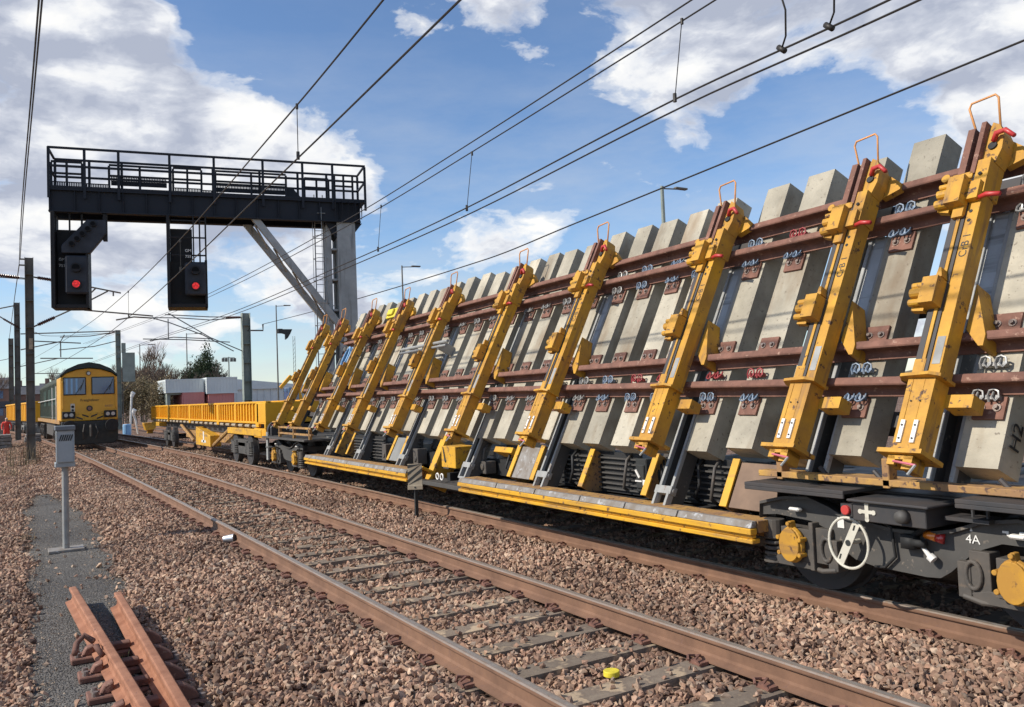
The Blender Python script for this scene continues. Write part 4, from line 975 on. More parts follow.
arm(m1, [[(-.75, 7.36), (.3, 7.26)], [(-.9, 7.28), (.3, 7.22)], [(-3.5, 7.4), (-.7, 7.36)]], 39.5, .02, [(-.6, 7.35, .1, 7.28)])
m = MB(); m.box(.41, .55, 39.27, 39.31, 4.3, 4.75); m.build('number_plate', 'stripe_light', m1)
m2 = hmast('overhead_mast', 0.0, 67, 9.35, .36, 'mast', 'second dark mast just left of the nearest one, carrying thick wires to the left')
arm(m2, [[(.2, 7.52), (-1.02, 8.36), (-2.5, 9.2)], [(.1, 9.2), (-1.1, 8.9)], [(.2, 6.05), (2.65, 6.62), (2.9, 7.1)], [(1.0, 6.66), (3.94, 6.5)], [(1.38, 5.44), (4.7, 5.4)], [(.2, 7.16), (6.47, 7.39)], [(2.65, 6.6), (2.65, 5.5)]], 67, .045, [(.1, 7.6, -.8, 8.2)])
m3 = hmast('overhead_mast', -.55, 98, 9.2, .45, 'mast', 'third mast half hidden behind the left pair, furthest away on that side')
arm(m3, [[(-.3, 6.2), (3.6, 7.1)], [(1.2, 5.6), (4.9, 5.5)]], 98, .05)
m4 = hmast('overhead_mast', 7.98, 84, 8.9, .42, 'mast_light', 'pale mast behind the right side of the locomotive with a grey box on it')
arm(m4, [[(7.9, 8.72), (5.68, 8.35), (3.28, 8.25)], [(7.9, 7.9), (6.0, 7.4), (3.2, 7.1)]], 84, .045, [(7.7, 8.7, 7.1, 8.55)])
m = MB(); m.box(8.3, 9.35, 83.7, 84.1, 4.1, 6.8); m.box(8.25, 8.6, 83.8, 84.0, 6.8, 7.7); m.build('equipment_box', 'mast_light', m4, bevel=.02)
m = MB(); m.cyl((8.3, 84, 3.9), (8.3, 84, -.3), .05, n=8); m.cyl((8.3, 84, 3.2), (9.1, 84, 4.1), .04, n=6); m.build('support', 'mast', m4)
m5 = hmast('overhead_mast', 11.62, 50, 7.05, .46, 'mast_light', 'pale mast beyond the yellow open wagon with long brackets reaching left')
arm(m5, [[(11.5, 6.81), (9.6, 6.80), (7.18, 6.90)], [(11.45, 6.78), (9.6, 6.62), (8.0, 6.72), (6.5, 6.72)], [(11.54, 4.74), (9.6, 5.6), (7.35, 6.98)], [(10.9, 4.80), (9.2, 5.75), (7.4, 6.45), (6.5, 6.70)],
         [(6.01, 5.52), (8.2, 5.48), (10.7, 5.33)], [(6.37, 5.42), (7.6, 5.62), (9.75, 5.52)], [(7.34, 6.65), (7.34, 5.5)]], 50, .032, [(11.3, 6.80, 10.5, 6.78)], 'galv_dull')
arm(m5, [[(11.7, 6.02), (12.63, 6.02), (12.63, 6.40)]], 50, .05, [], 'mast')

# ------------------------------------------------------------------ overhead wires
def wire(pts, r, label, mat='wire', droppers=(), cat='wire', n=6):
    P = [Vector(p) for p in pts]; Q = []
    P = [P[0]*2-P[1]]+P+[P[-1]*2-P[-2]]
    for i in range(1, len(P)-2):
        a, b, c, d = P[i-1:i+3]; tb = (c-a)/max(1e-6, (c-a).length)*(c-b).length; tc_ = (d-b)/max(1e-6, (d-b).length)*(c-b).length
        for k in range(8):
            u = k/8; Q.append(b*(2*u**3-3*u*u+1)+tb*(u**3-2*u*u+u)+c*(-2*u**3+3*u*u)+tc_*(u**3-u*u))
    Q.append(P[-2]); t = MB().tube([tuple(q) for q in Q], r, n).build('overhead_wire', mat); tag(t, label, cat, 'overhead wires')
    return t
def sag(a, b, k=12, s=.0):
    a, b = Vector(a), Vector(b); return [tuple(a.lerp(b, i/k)+Vector((0, 0, -4*s*(i/k)*(1-i/k)))) for i in range(k+1)]
def drop(parent, p0, p1, r=.006):
    m = MB(); m.tube([p0, p1], r, 5); m.cyl((p1[0], p1[1], p1[2]-.03), (p1[0], p1[1], p1[2]+.07), .022, n=8); m.cyl((p0[0], p0[1], p0[2]-.05), (p0[0], p0[1], p0[2]+.02), .018, n=8)
    m.build('dropper', 'wire', parent)
wa = wire([(3.05, -6, 6.2), (3.08, 4, 5.77), (3.1, 7.37, 5.63), (3.1, 10.29, 5.53), (3.1, 19.2, 5.40), (3.08, 30, 5.5), (2.9, 42, 5.7), (2.0, 67, 6.1), (.2, 98, 6.4)], .011, 'upper wire over the near track, crossing the gantry walkway left of its partner')
wb = wire([(3.15, -6, 5.25), (3.1, 5.78, 4.94), (3.1, 10.3, 4.85), (3.1, 24.2, 4.66), (2.95, 39.5, 4.66), (2.0, 67, 4.8), (.2, 98, 5.0)], .011, 'lower wire over the near track, hanging below the first by a thin dropper')
drop(wb, (3.1, 10.29, 5.53), (3.1, 10.3, 4.86)); drop(wb, (3.1, 19.2, 5.39), (3.1, 19.2, 4.72)); drop(wb, (3.08, 29, 5.48), (3.08, 29, 4.66))
UP = [(6.6, -4, 6.35), (6.6, 6.53, 6.01), (6.6, 12.26, 5.87), (6.6, 17.5, 5.80), (6.6, 30, 5.95), (7.0, 50, 6.8), (5.2, 84, 7.6)]
LO_ = [(6.6, -4, 5.12), (6.6, 4.3, 5.02), (6.6, 7.06, 5.04), (6.6, 12.34, 4.88), (6.6, 17.2, 4.86), (6.6, 30, 4.95), (6.6, 50, 5.5), (5.0, 84, 5.6)]
wire([(x-.09, y, z+.05) for x, y, z in UP], .010, 'upper of the two close wires high over the wagon track')
w2 = wire([(x+.13, y, z+.03) for x, y, z in UP], .010, 'lower of the two close wires high over the wagon track')
w3 = wire([(x-.05, y, z+.02) for x, y, z in LO_], .011, 'upper wire of the low pair just above the leaning panel, with two looping jumpers')
w4 = wire([(x+.16, y, z+.0) for x, y, z in LO_], .011, 'lower wire of the low pair just above the leaning panel')
drop(w3, (6.72, 7.06, 6.03), (6.55, 7.06, 5.06)); drop(w3, (6.72, 12.3, 5.88), (6.6, 12.34, 4.90)); drop(w3, (6.7, 16.4, 5.84), (6.6, 16.4, 4.88))
for (y, dx) in ((5.62, 0), (5.06, 0)):
    m = MB(); m.tube([(6.55, y-.12, 5.06), (6.5, y-.22, 5.14), (6.42, y-.30, 5.35), (6.40, y-.22, 5.7), (6.5, y-.02, 6.1)], .010, 6); m.cyl((6.55, y-.16, 5.02), (6.55, y-.08, 5.09), .028, n=8); m.build('jumper', 'wire', w3, smooth=True)
wire(sag((11.6, -4, 6.6), (11.3, 20, 5.50), 6, .02)+[(11.6, 35, 5.75), (12.63, 50, 6.4)], .016, 'single thick wire running lowest down to the pale mast bracket')
wire([(.44, -5, 6.5), (.32, 12, 7.05), (.20, 26, 7.5), (.14, 39.5, 8.06)], .013, 'outer of the two steep wires at the left edge of the sky')
wire([(.40, -5, 6.3), (.27, 12, 6.85), (.14, 26, 7.25), (.10, 39.5, 7.82)], .013, 'inner of the two steep wires at the left edge of the sky')
wire([(.1, 39.5, 7.8), (-.2, 67, 9.1), (-.7, 98, 9.1)], .02, 'wire linking the tops of the three left masts')
wire([(-6, 39.5, 7.6), (-3.5, 39.5, 7.42)], .015, 'short wire entering from the left at the nearest mast')
wire([(-9, 60, 10.6), (-2.5, 67, 9.2)], .03, 'thick wire slanting in from the left to the second mast')
wire([(-14, 130, 5.8), (-.5, 98, 7.2)], .03, 'low wire slanting in behind the left masts')
wire([(11.6, 50, 6.95), (17, 75, 6.8), (30, 130, 7.4)], .015, 'thin wire trailing away behind the pale mast')
wire([(7.98, 84, 8.7), (3.2, 84, 8.35), (1.0, 67, 7.3)], .02, 'span wire from the mast behind the locomotive towards the second left mast')

# ------------------------------------------------------------------ lamps
def street_lamp(x, y, h, label, L_=1.5, r=.09):
    t = thing('street_lamp', (x, y, -.3), label, 'street lamp', 'street lamps beyond the railway')
    m = MB(); m.tube([(x, y, -.35), (x, y, 1.5), (x, y, h)], [r, r, r*.65], 8); m.build('post', 'mast_light' if y < 40 else 'mast', t)
    m = MB(); m.tube([(x, y, h-.12), (x+L_*.9, y, h-.03)], .035, 6); m.build('bracket', 'mast', t)
    m = MB(); m.box(x+L_*.55, x+L_*1.05, y-.12, y+.12, h-.06, h+.04); m.build('lamp_head', 'mast', t, bevel=.02)
    return t
street_lamp(28.5, 32, 12.0, 'street lamp standing directly above the middle of the leaning panel', 1.6, .14)
street_lamp(26.1, 60, 12.05, 'street lamp seen just right of the gantry leg')
street_lamp(24.2, 90, 12.2, 'street lamp between the gantry leg and the pale mast, with a black camera on it')
c = thing('camera_unit', (24.4, 89.8, 8.9), 'black camera unit hanging on the street lamp left of the gantry leg', 'camera')
m = MB(); m.box(24.25, 24.75, 89.6, 90.0, 9.1, 9.6); m.prism([(24.7, 9.55), (25.8, 9.55), (25.6, 9.1), (25.3, 8.6), (25.05, 8.4), (25.05, 9.0), (24.7, 9.1)], 1, 89.6, 90.0); m.build('body', 'stripe_dark', c, bevel=.03)
street_lamp(19.6, 118, 11.4, 'street lamp rising behind the bare trees', 1.9)
street_lamp(14.6, 125, 10.4, 'shorter street lamp among the tops of the bare trees', 1.9)
t = thing('floodlight_mast', (20.15, 95, -.3), 'thin mast with twin square floodlights behind the white containers', 'floodlight')
m = MB(); m.tube([(20.15, 95, -.3), (20.15, 95, 6.9)], .07, 8); m.cyl((19.5, 95, 6.8), (20.8, 95, 6.8), .04, n=6); m.build('post', 'mast_light', t)
for dx in (-.62, -.28, .28, .62):
    m = MB(); m.box(20.15+dx-.14, 20.15+dx+.14, 94.8, 95.0, 6.35, 6.75); m.build('lamp_head', 'mast', t, bevel=.02)
t = thing('radio_mast', (27.5, 95, -.3), 'very thin lattice mast behind the lamp with the black camera', 'mast')
m = MB()
for dx in (-.12, .12): m.cyl((27.5+dx, 95, -.3), (27.5+dx, 95, 9.2), .03, n=5)
for z in np.arange(0, 9, .5): m.cyl((27.38, 95, z), (27.62, 95, z+.5), .015, n=4)
m.build('lattice', 'mast_light', t)

# ------------------------------------------------------------------ locomotive
def LT(x, y, z): return (2.84+x-.024*y, 43+y, z)
lo = thing('locomotive', LT(0, 0, 0), 'yellow-fronted diesel locomotive with dark green roof facing the camera', 'locomotive')
HW = 1.18
def lprism(poly, y0, y1, name, mat, bevel=0, parent=None): return MB(LT).prism(poly, 1, y0, y1).build(name, mat, parent or lo, bevel=bevel)
cabf = [(-HW, 1.22), (HW, 1.22), (HW, 3.22), (.95, 3.42), (.5, 3.58), (0, 3.64), (-.5, 3.58), (-.95, 3.42), (-HW, 3.22)]
lprism(cabf, 0, 2.4, 'cab', 'cab_yellow', .03)
lprism([(-HW-.01, 3.24), (-HW-.01, 3.34), (-.9, 3.62), (-.45, 3.83), (0, 3.92), (.45, 3.83), (.9, 3.62), (HW+.01, 3.34), (HW+.01, 3.24), (.95, 3.44), (.5, 3.60), (0, 3.66), (-.5, 3.60), (-.95, 3.44)], -.10, 2.5, 'roof', 'loco_roof', .01)
lprism([(-1.08, 1.3), (1.08, 1.3), (1.08, 3.2), (.7, 3.55), (-.7, 3.55), (-1.08, 3.2)], 2.4, 20.5, 'body_side', 'loco_side', .03)
m = MB(LT)
for y in np.arange(2.7, 20, 1.15):
    m.box(-1.11, -1.081, y, y+.05, 1.4, 3.1)
for y in (4.2, 8.6, 13): m.box(-1.10, -1.081, y, y+2.6, 2.0, 2.9)
m.build('side_panels', 'loco_green', lo)
m = MB(LT); m.box(-1.22, 1.22, .2, 20.6, 1.10, 1.28); m.build('sole_bar', 'yellow_dirty', lo)
m = MB(LT)
for y in (2.55, 5.5): m.cyl((-1.2, y, 1.2), (-1.2, y, 2.9), .03, n=6)
m.cyl((-1.2, 2.5, 2.3), (-1.2, 20, 2.3), .02, n=6); m.build('side_handrail', 'white', lo)
for (a, b_) in ((-1.02, -.17), (.13, 1.02)):
    m = MB(LT); m.box(a-.04, b_+.04, -.045, -.004, 2.41, 3.23, 0); fr = m.build('window_frame', 'rubber', lo, bevel=.03)
    m = MB(LT); m.box(a, b_, -.058, -.046, 2.45, 3.19); m.build('windscreen', 'windscreen', fr, bevel=.02)
    if a < 0:
        m = MB(LT)
        for k in range(3): m.box(a+.06+.2*k, a+.14+.2*k, -.061, -.0585, 2.47, 3.17)
        m.build('blind', 'blue_plastic', fr)
for (a, c_) in ((-.60, -.25), (.58, .95)):
    m = MB(LT); m.tube([(a, -.075, 2.40), (c_, -.08, 2.95)], .014, 5); m.tube([(c_-.12, -.075, 2.62), (c_+.04, -.08, 3.12)], .012, 5); m.build('wiper', 'rubber', lo)
for x in (-1.1, 1.1):
    m = MB(LT); m.tube([(x, -.01, 1.75), (x, -.06, 1.8), (x, -.06, 3.0), (x, -.01, 3.05)], .018, 6); m.build('handrail', 'cab_yellow', lo)
m = MB(LT); m.cyl((-.02, -.03, 3.40), (-.02, -.06, 3.40), .10, n=16, mi=0); m.cyl((-.02, -.06, 3.40), (-.02, -.065, 3.40), .07, n=16, mi=1); m.build('headlight', ['rubber', 'lens_head'], lo)
for sx in (-1, 1):
    m = MB(LT); m.box(sx*.86-.26, sx*.86+.26, -.09, -.004, 1.34, 1.66, 0); hl = m.build('light_cluster', 'rubber', lo, bevel=.02)
    for dx in (-.11, .11):
        m = MB(LT); m.cyl((sx*.86+dx, -.09, 1.5), (sx*.86+dx, -.11, 1.5), .085, n=14, mi=0); m.build('headlight', 'lens_head', hl)
m = MB(LT); m.box(-.58, .58, -.05, -.004, 1.22, 1.58); va = m.build('valance', 'yellow_bright', lo, bevel=.02)
m = MB(LT)
for (x, z, d) in ((-.42, 1.34, -1), (-.18, 1.44, -1), (.18, 1.44, 1), (.42, 1.34, 1)): m.prism([(x-.13, z-.03+.05*-d), (x+.13, z-.03+.05*d), (x+.13, z+.04+.05*d), (x-.13, z+.04+.05*-d)], 1, -.056, -.052)
m.build('chevrons', 'stripe_dark', va)
m = MB(LT); m.box(-.78, -.60, -.03, -.004, 1.62, 2.02, 0); m.cyl((-.69, -.03, 1.88), (-.69, -.05, 1.88), .06, n=12, mi=1); m.cyl((-.69, -.03, 1.72), (-.69, -.05, 1.72), .05, n=12, mi=1); m.build('marker_light', ['cream', 'rubber'], lo, bevel=.01)
m = MB(LT); m.cyl((0, -.004, 1.78), (0, -.03, 1.78), .13, n=18, mi=0); m.cyl((0, -.03, 1.78), (0, -.035, 1.78), .08, n=18, mi=1); m.build('emblem', ['stripe_dark', 'brick'], lo)
m = MB(LT); m.box(.56, 1.08, -.02, -.004, 1.74, 2.0); npl = m.build('number_panel', 'cab_yellow', lo)
def front_text(t, size, mat, x, z, parent):
    p = LT(x, -.026, z); W = WORLD[parent.name]; words(t, size, mat, parent, (p[0]-W[0], p[1]-W[1], p[2]-W[2]), (R(90), 0, 0), 'lettering', .001)
front_text('66501', .15, 'brick', .82, 1.87, npl); front_text('Freightliner', .17, 'loco_roof', .02, 2.16, lo)
m = MB(LT); m.prism([(-1.16, 1.20), (-1.16, .30), (-.95, .14), (.95, .14), (1.16, .30), (1.16, 1.20)], 1, -.25, .2); m.build('snow_plough', 'stripe_dark', lo, bevel=.03)
for sx in (-.86, .86):
    m = MB(LT); m.cyl((sx, -.3, .98), (sx, -.55, .98), .12, n=14); m.cyl((sx, -.55, .98), (sx, -.62, .98), .28, n=24); m.build('buffer', 'rubber', lo, bevel=.01)
m = MB(LT); m.tube([(0, -.28, 1.0), (0, -.5, .9), (0, -.5, .5)], .05, 8); m.tube([(.2, -.28, 1.05), (.3, -.45, .7), (.2, -.35, .4)], .03, 6); m.tube([(-.25, -.28, 1.05), (-.32, -.42, .7), (-.3, -.3, .4)], .03, 6); m.build('coupling', 'bogie_black', lo)
for yc in (3.6, 16.8):
    m = MB(LT); m.box(-1.12, -1.0, yc-2, yc+2, .45, .95)
    for dy in (-1.6, 0, 1.6):
        m.cyl((-1.0, yc+dy, .5), (-.7, yc+dy, .5), .5, n=20); m.cyl((-1.2, yc+dy, .5), (-1.12, yc+dy, .5), .16, n=12); m.box(-1.16, -1.05, yc+dy-.45, yc+dy-.3, .25, .9); m.box(-1.16, -1.05, yc+dy+.3, yc+dy+.45, .25, .9)
    m.build('bogie', 'bogie_black', lo)
m = MB(LT); m.box(-1.05, 1.05, 6.4, 13.8, .35, 1.1); m.build('fuel_tank', 'bogie_black', lo, bevel=.05)
def OT(i): return lambda x, y, z: (2.2+x-.075*(y+i*13.3), 66+y+i*13.3, z)
for i in range(2):
    T_ = OT(i); t = thing('hopper_wagon', T_(0, 0, 0), ('bright yellow open wagon coupled right behind the locomotive', 'second yellow wagon further behind the locomotive, between the two dark masts')[i], 'wagon', 'yellow wagons behind the locomotive')
    m = MB(T_); m.box(-1.2, 1.2, 0, 12.5, 1.0, 2.35); m.box(-1.28, 1.28, -.05, 12.6, 2.30, 2.42)
    for y in np.arange(.4, 12.4, 1.5): m.box(-1.27, -1.2, y, y+.15, 1.0, 2.3)
    m.build('body', 'yellow_wagon', t, bevel=.02)
    m = MB(T_); m.box(-1.0, 1.0, .3, 12.2, .75, 1.0); m.build('underframe', 'dark_steel', t)
    for yc in (2, 10.5):
        m = MB(T_)
        for dy in (-.9, .9): m.cyl((-1.0, yc+dy, .42), (-.8, yc+dy, .42), .42, n=18); m.box(-1.12, -1.0, yc+dy-.15, yc+dy+.15, .3, .6)
        m.box(-1.1, -1.0, yc-1.2, yc+1.2, .5, .65); m.build('bogie', 'galv_dull', t)

# ------------------------------------------------------------------ things beside the track
# cabinet on a post
px_, py_ = .58, 13.8
t = thing('post_cabinet', (px_, py_, -.29), 'small grey louvred cabinet on a thin post beside the chippings', 'cabinet')
m = MB(); m.tube([(px_, py_, -.29), (px_, py_, .98)], .045, 12); m.build('post', 'galv', t, smooth=False)
m = MB(); m.box(px_-.23, px_+.23, py_-.18, py_+.18, -.285, -.245); m.build('base_plate', 'plank', t, bevel=.006)
m = MB(); m.box(px_-.13, px_+.13, py_-.10, py_+.14, .93, 1.0); m.box(px_-.11, px_+.12, py_-.13, py_+.14, 1.0, 1.46); m.box(px_-.12, px_-.105, py_-.15, py_-.13, 1.0, 1.45); m.box(px_+.105, px_+.12, py_-.15, py_-.13, 1.0, 1.45); bx = m.build('box', 'grey_cabinet', t, bevel=.008)
m = MB(); m.box(px_-.13, px_+.135, py_-.16, py_+.16, 1.46, 1.53); m.build('lid', 'grey_cabinet_top', bx, bevel=.01)
m = MB()
for k in range(6): m.prism([(px_-.07+.028*k-.012, 1.31), (px_-.07+.028*k+.006, 1.31), (px_-.07+.028*k+.036, 1.40), (px_-.07+.028*k+.018, 1.40)], 1, py_-.134, py_-.1305)
m.build('louvres', 'stripe_dark', bx)
# striped marker
mx, my = 5.33, 12.0
t = thing('marker_post', (mx, my, -.2), 'small diagonally striped marker board on a short post between the tracks', 'marker')
m = MB(); m.box(mx-.025, mx+.025, my-.02, my+.02, -.22, .38); m.build('post', 'stripe_dark', t)
FT = lambda a, d, z: (mx+a*.80+d*-.6, my-a*.6-d*.80, z)
m = MB(FT); m.box(-.115, .115, .02, .035, .34, .70); m.box(-.12, .12, .02, .045, .30, .37); bd = m.build('board', 'stripe_light', t, bevel=.004)
m = MB(FT)
for k in range(4):
    z = .36+.115*k; a = [(-.115, z-.07), (.115, z+.11), (.115, z+.16), (-.115, z-.02)]
    a = [(p, min(max(q, .372), .698)) for p, q in a]; m.prism(a, 1, .0355, .0375)
m.cyl((0, .046, .335), (0, .05, .335), .015, n=8); m.build('stripes', 'stripe_dark', bd)
# tin cup and yellow disc
t = MB().tube([(2.43, 12.02, -.115), (2.55, 11.93, -.10)], [.045, .06], 14).build('metal_cup', 'alu'); tag(t, 'shiny metal cup lying in the ballast against the near rail', 'cup')
t = MB().cyl((3.40, 4.55, -.165), (3.40, 4.55, -.128), .055, n=24).build('plastic_cap', 'disc_yellow', bevel=.004); tag(t, 'round yellow cap lying on a sleeper of the near track', 'cap')
m = MB(); 
# lengths of spare rail on rusty chairs
def spare(xa, ya, xb, yb, zt, label):
    t = thing('spare_rail', ((xa+xb)/2, (ya+yb)/2, zt-.16), label, 'rail', 'rail offcuts lying by the path')
    d = Vector((xb-xa, yb-ya, 0)).normalized(); nrm = Vector((d.y, -d.x, 0)); m = MB(); n = len(RP)
    for (x, y) in ((xa, ya), (xb, yb)):
        for (a, b_) in RP: m.v.append((x+nrm.x*a, y+nrm.y*a, zt-.158+b_))
    for k in range(n): m.f.append((k, (k+1) % n, n+(k+1) % n, n+k)); m.m.append(0)
    m.f += [tuple(range(n)), tuple(range(n, 2*n))[::-1]]; m.m += [0, 0]
    m.build('rail_length', 'spare_rust', t, bevel=.0)
    return t
s1 = spare(.72, 4.2, .47, 9.9, -.085, 'left one of two loose orange rusty rail offcuts by the chippings path')
s2 = spare(.87, 4.2, .84, 9.3, -.085, 'right one of two loose orange rusty rail offcuts by the chippings path')
cy = [7.75, 7.2, 6.65, 6.15, 5.6]
for i, y in enumerate(cy):
    xl = np.interp(y, [4.2, 9.9], [.72, .47]); xr = np.interp(y, [4.2, 9.3], [.87, .84])
    t = thing('rail_chair', ((xl+xr)/2, y, -.30), ('farthest rusty rail chair under the two loose offcuts', 'second rusty rail chair from the cabinet post, under the two loose offcuts', 'middle rusty rail chair under the two loose offcuts', 'fourth rusty rail chair from the cabinet post, under the two loose offcuts', 'nearest rusty rail chair under the two loose offcuts')[i], 'rail chair', 'rusty chairs under the rail offcuts')
    m = MB(); m.box(xl-.22, xr+.24, y-.11, y+.11, -.292, -.247); m.box(xl+.06, xr-.06, y-.05, y+.05, -.245, -.19)
    m.prism([(xr+.05, -.247), (xr+.20, -.247), (xr+.17, -.19), (xr+.10, -.14), (xr+.05, -.12)], 1, y-.05, y+.05)
    m.prism([(xl-.05, -.247), (xl-.14, -.247), (xl-.11, -.19), (xl-.05, -.17)], 1, y-.05, y+.05)
    m.build('plate', 'rust', t, bevel=.008)
    for x in (xl-.17, xr+.21):
        for dy in (-.05, .05):
            m = MB(); m.cyl((x, y+dy, -.247), (x, y+dy, -.215), .026, .02, n=10); m.build('bolt', 'bolt', t)
m = MB()
m.tube([(.50, 7.55, -.10), (.44, 7.62, -.06), (.38, 7.56, -.10), (.36, 7.42, -.14)], .024, 6); m.tube([(.52, 7.45, -.12), (.50, 7.3, -.08), (.54, 7.22, -.14)], .022, 6)
tag(m.build('spring_clip', 'rust', smooth=True), 'bent rusty spring clip lodged against the left loose rail', 'clip')
# dry grass
def tuft(name, cx, cy_, n, rad, h, mat, label, kind=None, lean=.4):
    m = MB()
    for i in range(n):
        a = random.uniform(0, 2*PI); r = rad*math.sqrt(random.random()); x, y = cx+r*math.cos(a), cy_+r*math.sin(a); z = float(gz(x, y))-.02
        hh = h*random.uniform(.5, 1.1); la = random.uniform(0, 2*PI); l = hh*lean*random.random(); w_ = .004+.004*hh
        dx, dy = math.cos(la), math.sin(la)
        m.add([(x-dy*w_, y+dx*w_, z), (x+dy*w_, y-dx*w_, z), (x+dx*l*.4+dy*w_*.7, y+dy*l*.4-dx*w_*.7, z+hh*.6), (x+dx*l*.4-dy*w_*.7, y+dy*l*.4+dx*w_*.7, z+hh*.6), (x+dx*l, y+dy*l, z+hh)],
              [(0, 1, 2, 3), (3, 2, 4)])
    o = m.build(name, mat); tag(o, label, 'plant' if kind is None else None, kind=kind); return o
tuft('weed_tuft', .66, 7.25, 26, .09, .16, 'grass_blade', 'green weed growing between the two loose rails')
tuft('weed_tuft', 1.35, 8.2, 22, .07, .09, 'grass_blade', 'tiny green weed in the ballast right of the loose rails')
tuft('weed_tuft', .12, 15.5, 30, .12, .14, 'scrub', 'dry tuft at the left edge of the chippings beside the cabinet post')
tuft('dry_shrub', .15, 36.5, 90, .6, 1.0, 'scrub', 'dry twiggy shrub at the foot of the nearest left mast')
tuft('dry_shrub', -.3, 31, 60, .5, .5, 'scrub', 'low dry weeds at the left edge, in front of the masts')

# ------------------------------------------------------------------ person in orange
def person(x, y, z, label, h=1.72):
    me = bpy.data.meshes.new('person')
    J = {'pel': (0, 0, .93, .15, .11), 'waist': (0, 0, 1.08, .14, .10), 'chest': (0, 0, 1.30, .18, .12), 'neck': (0, 0, 1.48, .06, .06), 'head': (0, -.01, 1.60, .09, .10), 'top': (0, 0, 1.70, .07, .08)}
    for s, n in ((-1, 'l'), (1, 'r')):
        J.update({n+'sh': (s*.19, 0, 1.42, .07, .065), n+'el': (s*.26, -.03, 1.15, .05, .045), n+'wr': (s*.23, -.2, .98, .035, .03), n+'ha': (s*.22, -.27, .95, .04, .025),
                  n+'hip': (s*.09, 0, .88, .10, .10), n+'kn': (s*.11, -.04*s, .50, .065, .065), n+'an': (s*.12, .03*s, .09, .045, .05), n+'to': (s*.13, .03*s-.15, .04, .04, .035)})
    K = list(J); E_ = [('pel', 'waist'), ('waist', 'chest'), ('chest', 'neck'), ('neck', 'head'), ('head', 'top')]
    for n in 'lr': E_ += [('chest', n+'sh'), (n+'sh', n+'el'), (n+'el', n+'wr'), (n+'wr', n+'ha'), ('pel', n+'hip'), (n+'hip', n+'kn'), (n+'kn', n+'an'), (n+'an', n+'to')]
    me.from_pydata([J[k][:3] for k in K], [(K.index(a), K.index(b)) for a, b in E_], []); o = bpy.data.objects.new('person', me); COL.objects.link(o)
    md = o.modifiers.new('skin', 'SKIN'); me.skin_vertices.new() if not me.skin_vertices else None
    for i, k in enumerate(K): me.skin_vertices[0].data[i].radius = J[k][3:5]
    me.skin_vertices[0].data[0].use_root = True
    ss = o.modifiers.new('s', 'SUBSURF'); ss.levels = 1; ss.render_levels = 1
    dg = bpy.context.evaluated_depsgraph_get(); dg.update(); em = bpy.data.meshes.new_from_object(o.evaluated_get(dg)); o.modifiers.clear(); o.data = em
    em.materials.clear()
    for mn in ('orange_vest', 'navy', 'skin', 'white'): em.materials.append(MATS[mn])
    for p in em.polygons: c_ = p.center; p.material_index = 3 if c_.z > 1.63 else 2 if c_.z > 1.47 or (c_.z < 1.0 and c_.y < -.2) else 0 if c_.z > .45 else 1; p.use_smooth = True
    o.location = (x, y, z); tag(o, label, 'person'); return o
person(-.62, 60, -.29, 'person in orange-red work clothes and white helmet standing at the far left edge')

# ------------------------------------------------------------------ background
def corr_box(name, x0, x1, y0, y1, z0, z1, mat, label, cat, group=None, step=.3):
    t = thing(name, ((x0+x1)/2, (y0+y1)/2, z0), label, cat, group)
    m = MB(); m.box(x0, x1, y0, y1, z0, z1); bo = m.build('shell', mat, t)
    m = MB(); m.box(x0-.05, x0, y0-.05, y0+.08, z0, z1); m.box(x1, x1+.05, y0-.05, y0+.08, z0, z1)
    for z in (z0, z1-.12): m.box(x0, x1, y0-.06, y0, z, z+.12)
    m.build('frame', mat, t)
    m = MB()
    for x in np.arange(x0+step/2, x1-step/2, step): m.box(x-.05, x+.05, y0-.04, y0-.002, z0+.12, z1-.12)
    for y in np.arange(y0+step/2, y1-step/2, step): m.box(x0-.04, x0-.002, y-.05, y+.05, z0+.12, z1-.12)
    m.build('ribs', mat, t); return t
t = thing('warehouse', (21, 108, -.3), 'long low pale warehouse behind the open wagon and the stacked containers', 'building')
m = MB(); m.box(17.5, 31, 100, 116, -.3, 3.3); m.build('wall', 'container_white', t)
m = MB(); m.prism([(17.2, 3.3), (31.3, 3.3), (31.3, 3.5), (20.5, 4.7), (17.2, 3.9)], 1, 99.7, 116.3); m.build('roof', 'container_white', t)
m = MB()
for x in np.arange(18, 31, .8): m.box(x, x+.1, 99.9, 99.99, -.3, 3.3)
m.build('cladding', 'container_white', t)
for (x0, x1, y, z0, z1, mt, lb) in ((12.6, 16.1, 88, 3.0, 4.35, 'container_white', 'long white container on top of the left red ones'),
    (14.1, 16.1, 87.8, 1.4, 2.98, 'container_red', 'upper faded red container on the left, under the long white one'), (14.1, 16.1, 87.8, -.3, 1.38, 'container_red', 'bottom faded red container on the left of the stack'),
    (16.3, 19.2, 87, 2.78, 4.42, 'container_white', 'right white container with the squarer end, on top of the right red ones'),
    (16.5, 18.9, 87.2, 1.3, 2.76, 'container_red', 'upper faded red container on the right, under the squarer white one'), (16.5, 18.9, 87.2, -.3, 1.28, 'container_red', 'bottom faded red container on the right of the stack')):
    corr_box('shipping_container', x0, x1, y, y+6, z0, z1, mt, lb, 'container', 'stacked containers')
MB().box(12.7, 13.0, 88.2, 93.8, -.3, 2.99).box(13.0, 14.0, 88.2, 93.8, 2.8, 2.99).build('steel_support', 'mast_light')
tag(bpy.data.objects['steel_support'], 'steel support under the overhanging end of the long white container', 'support')
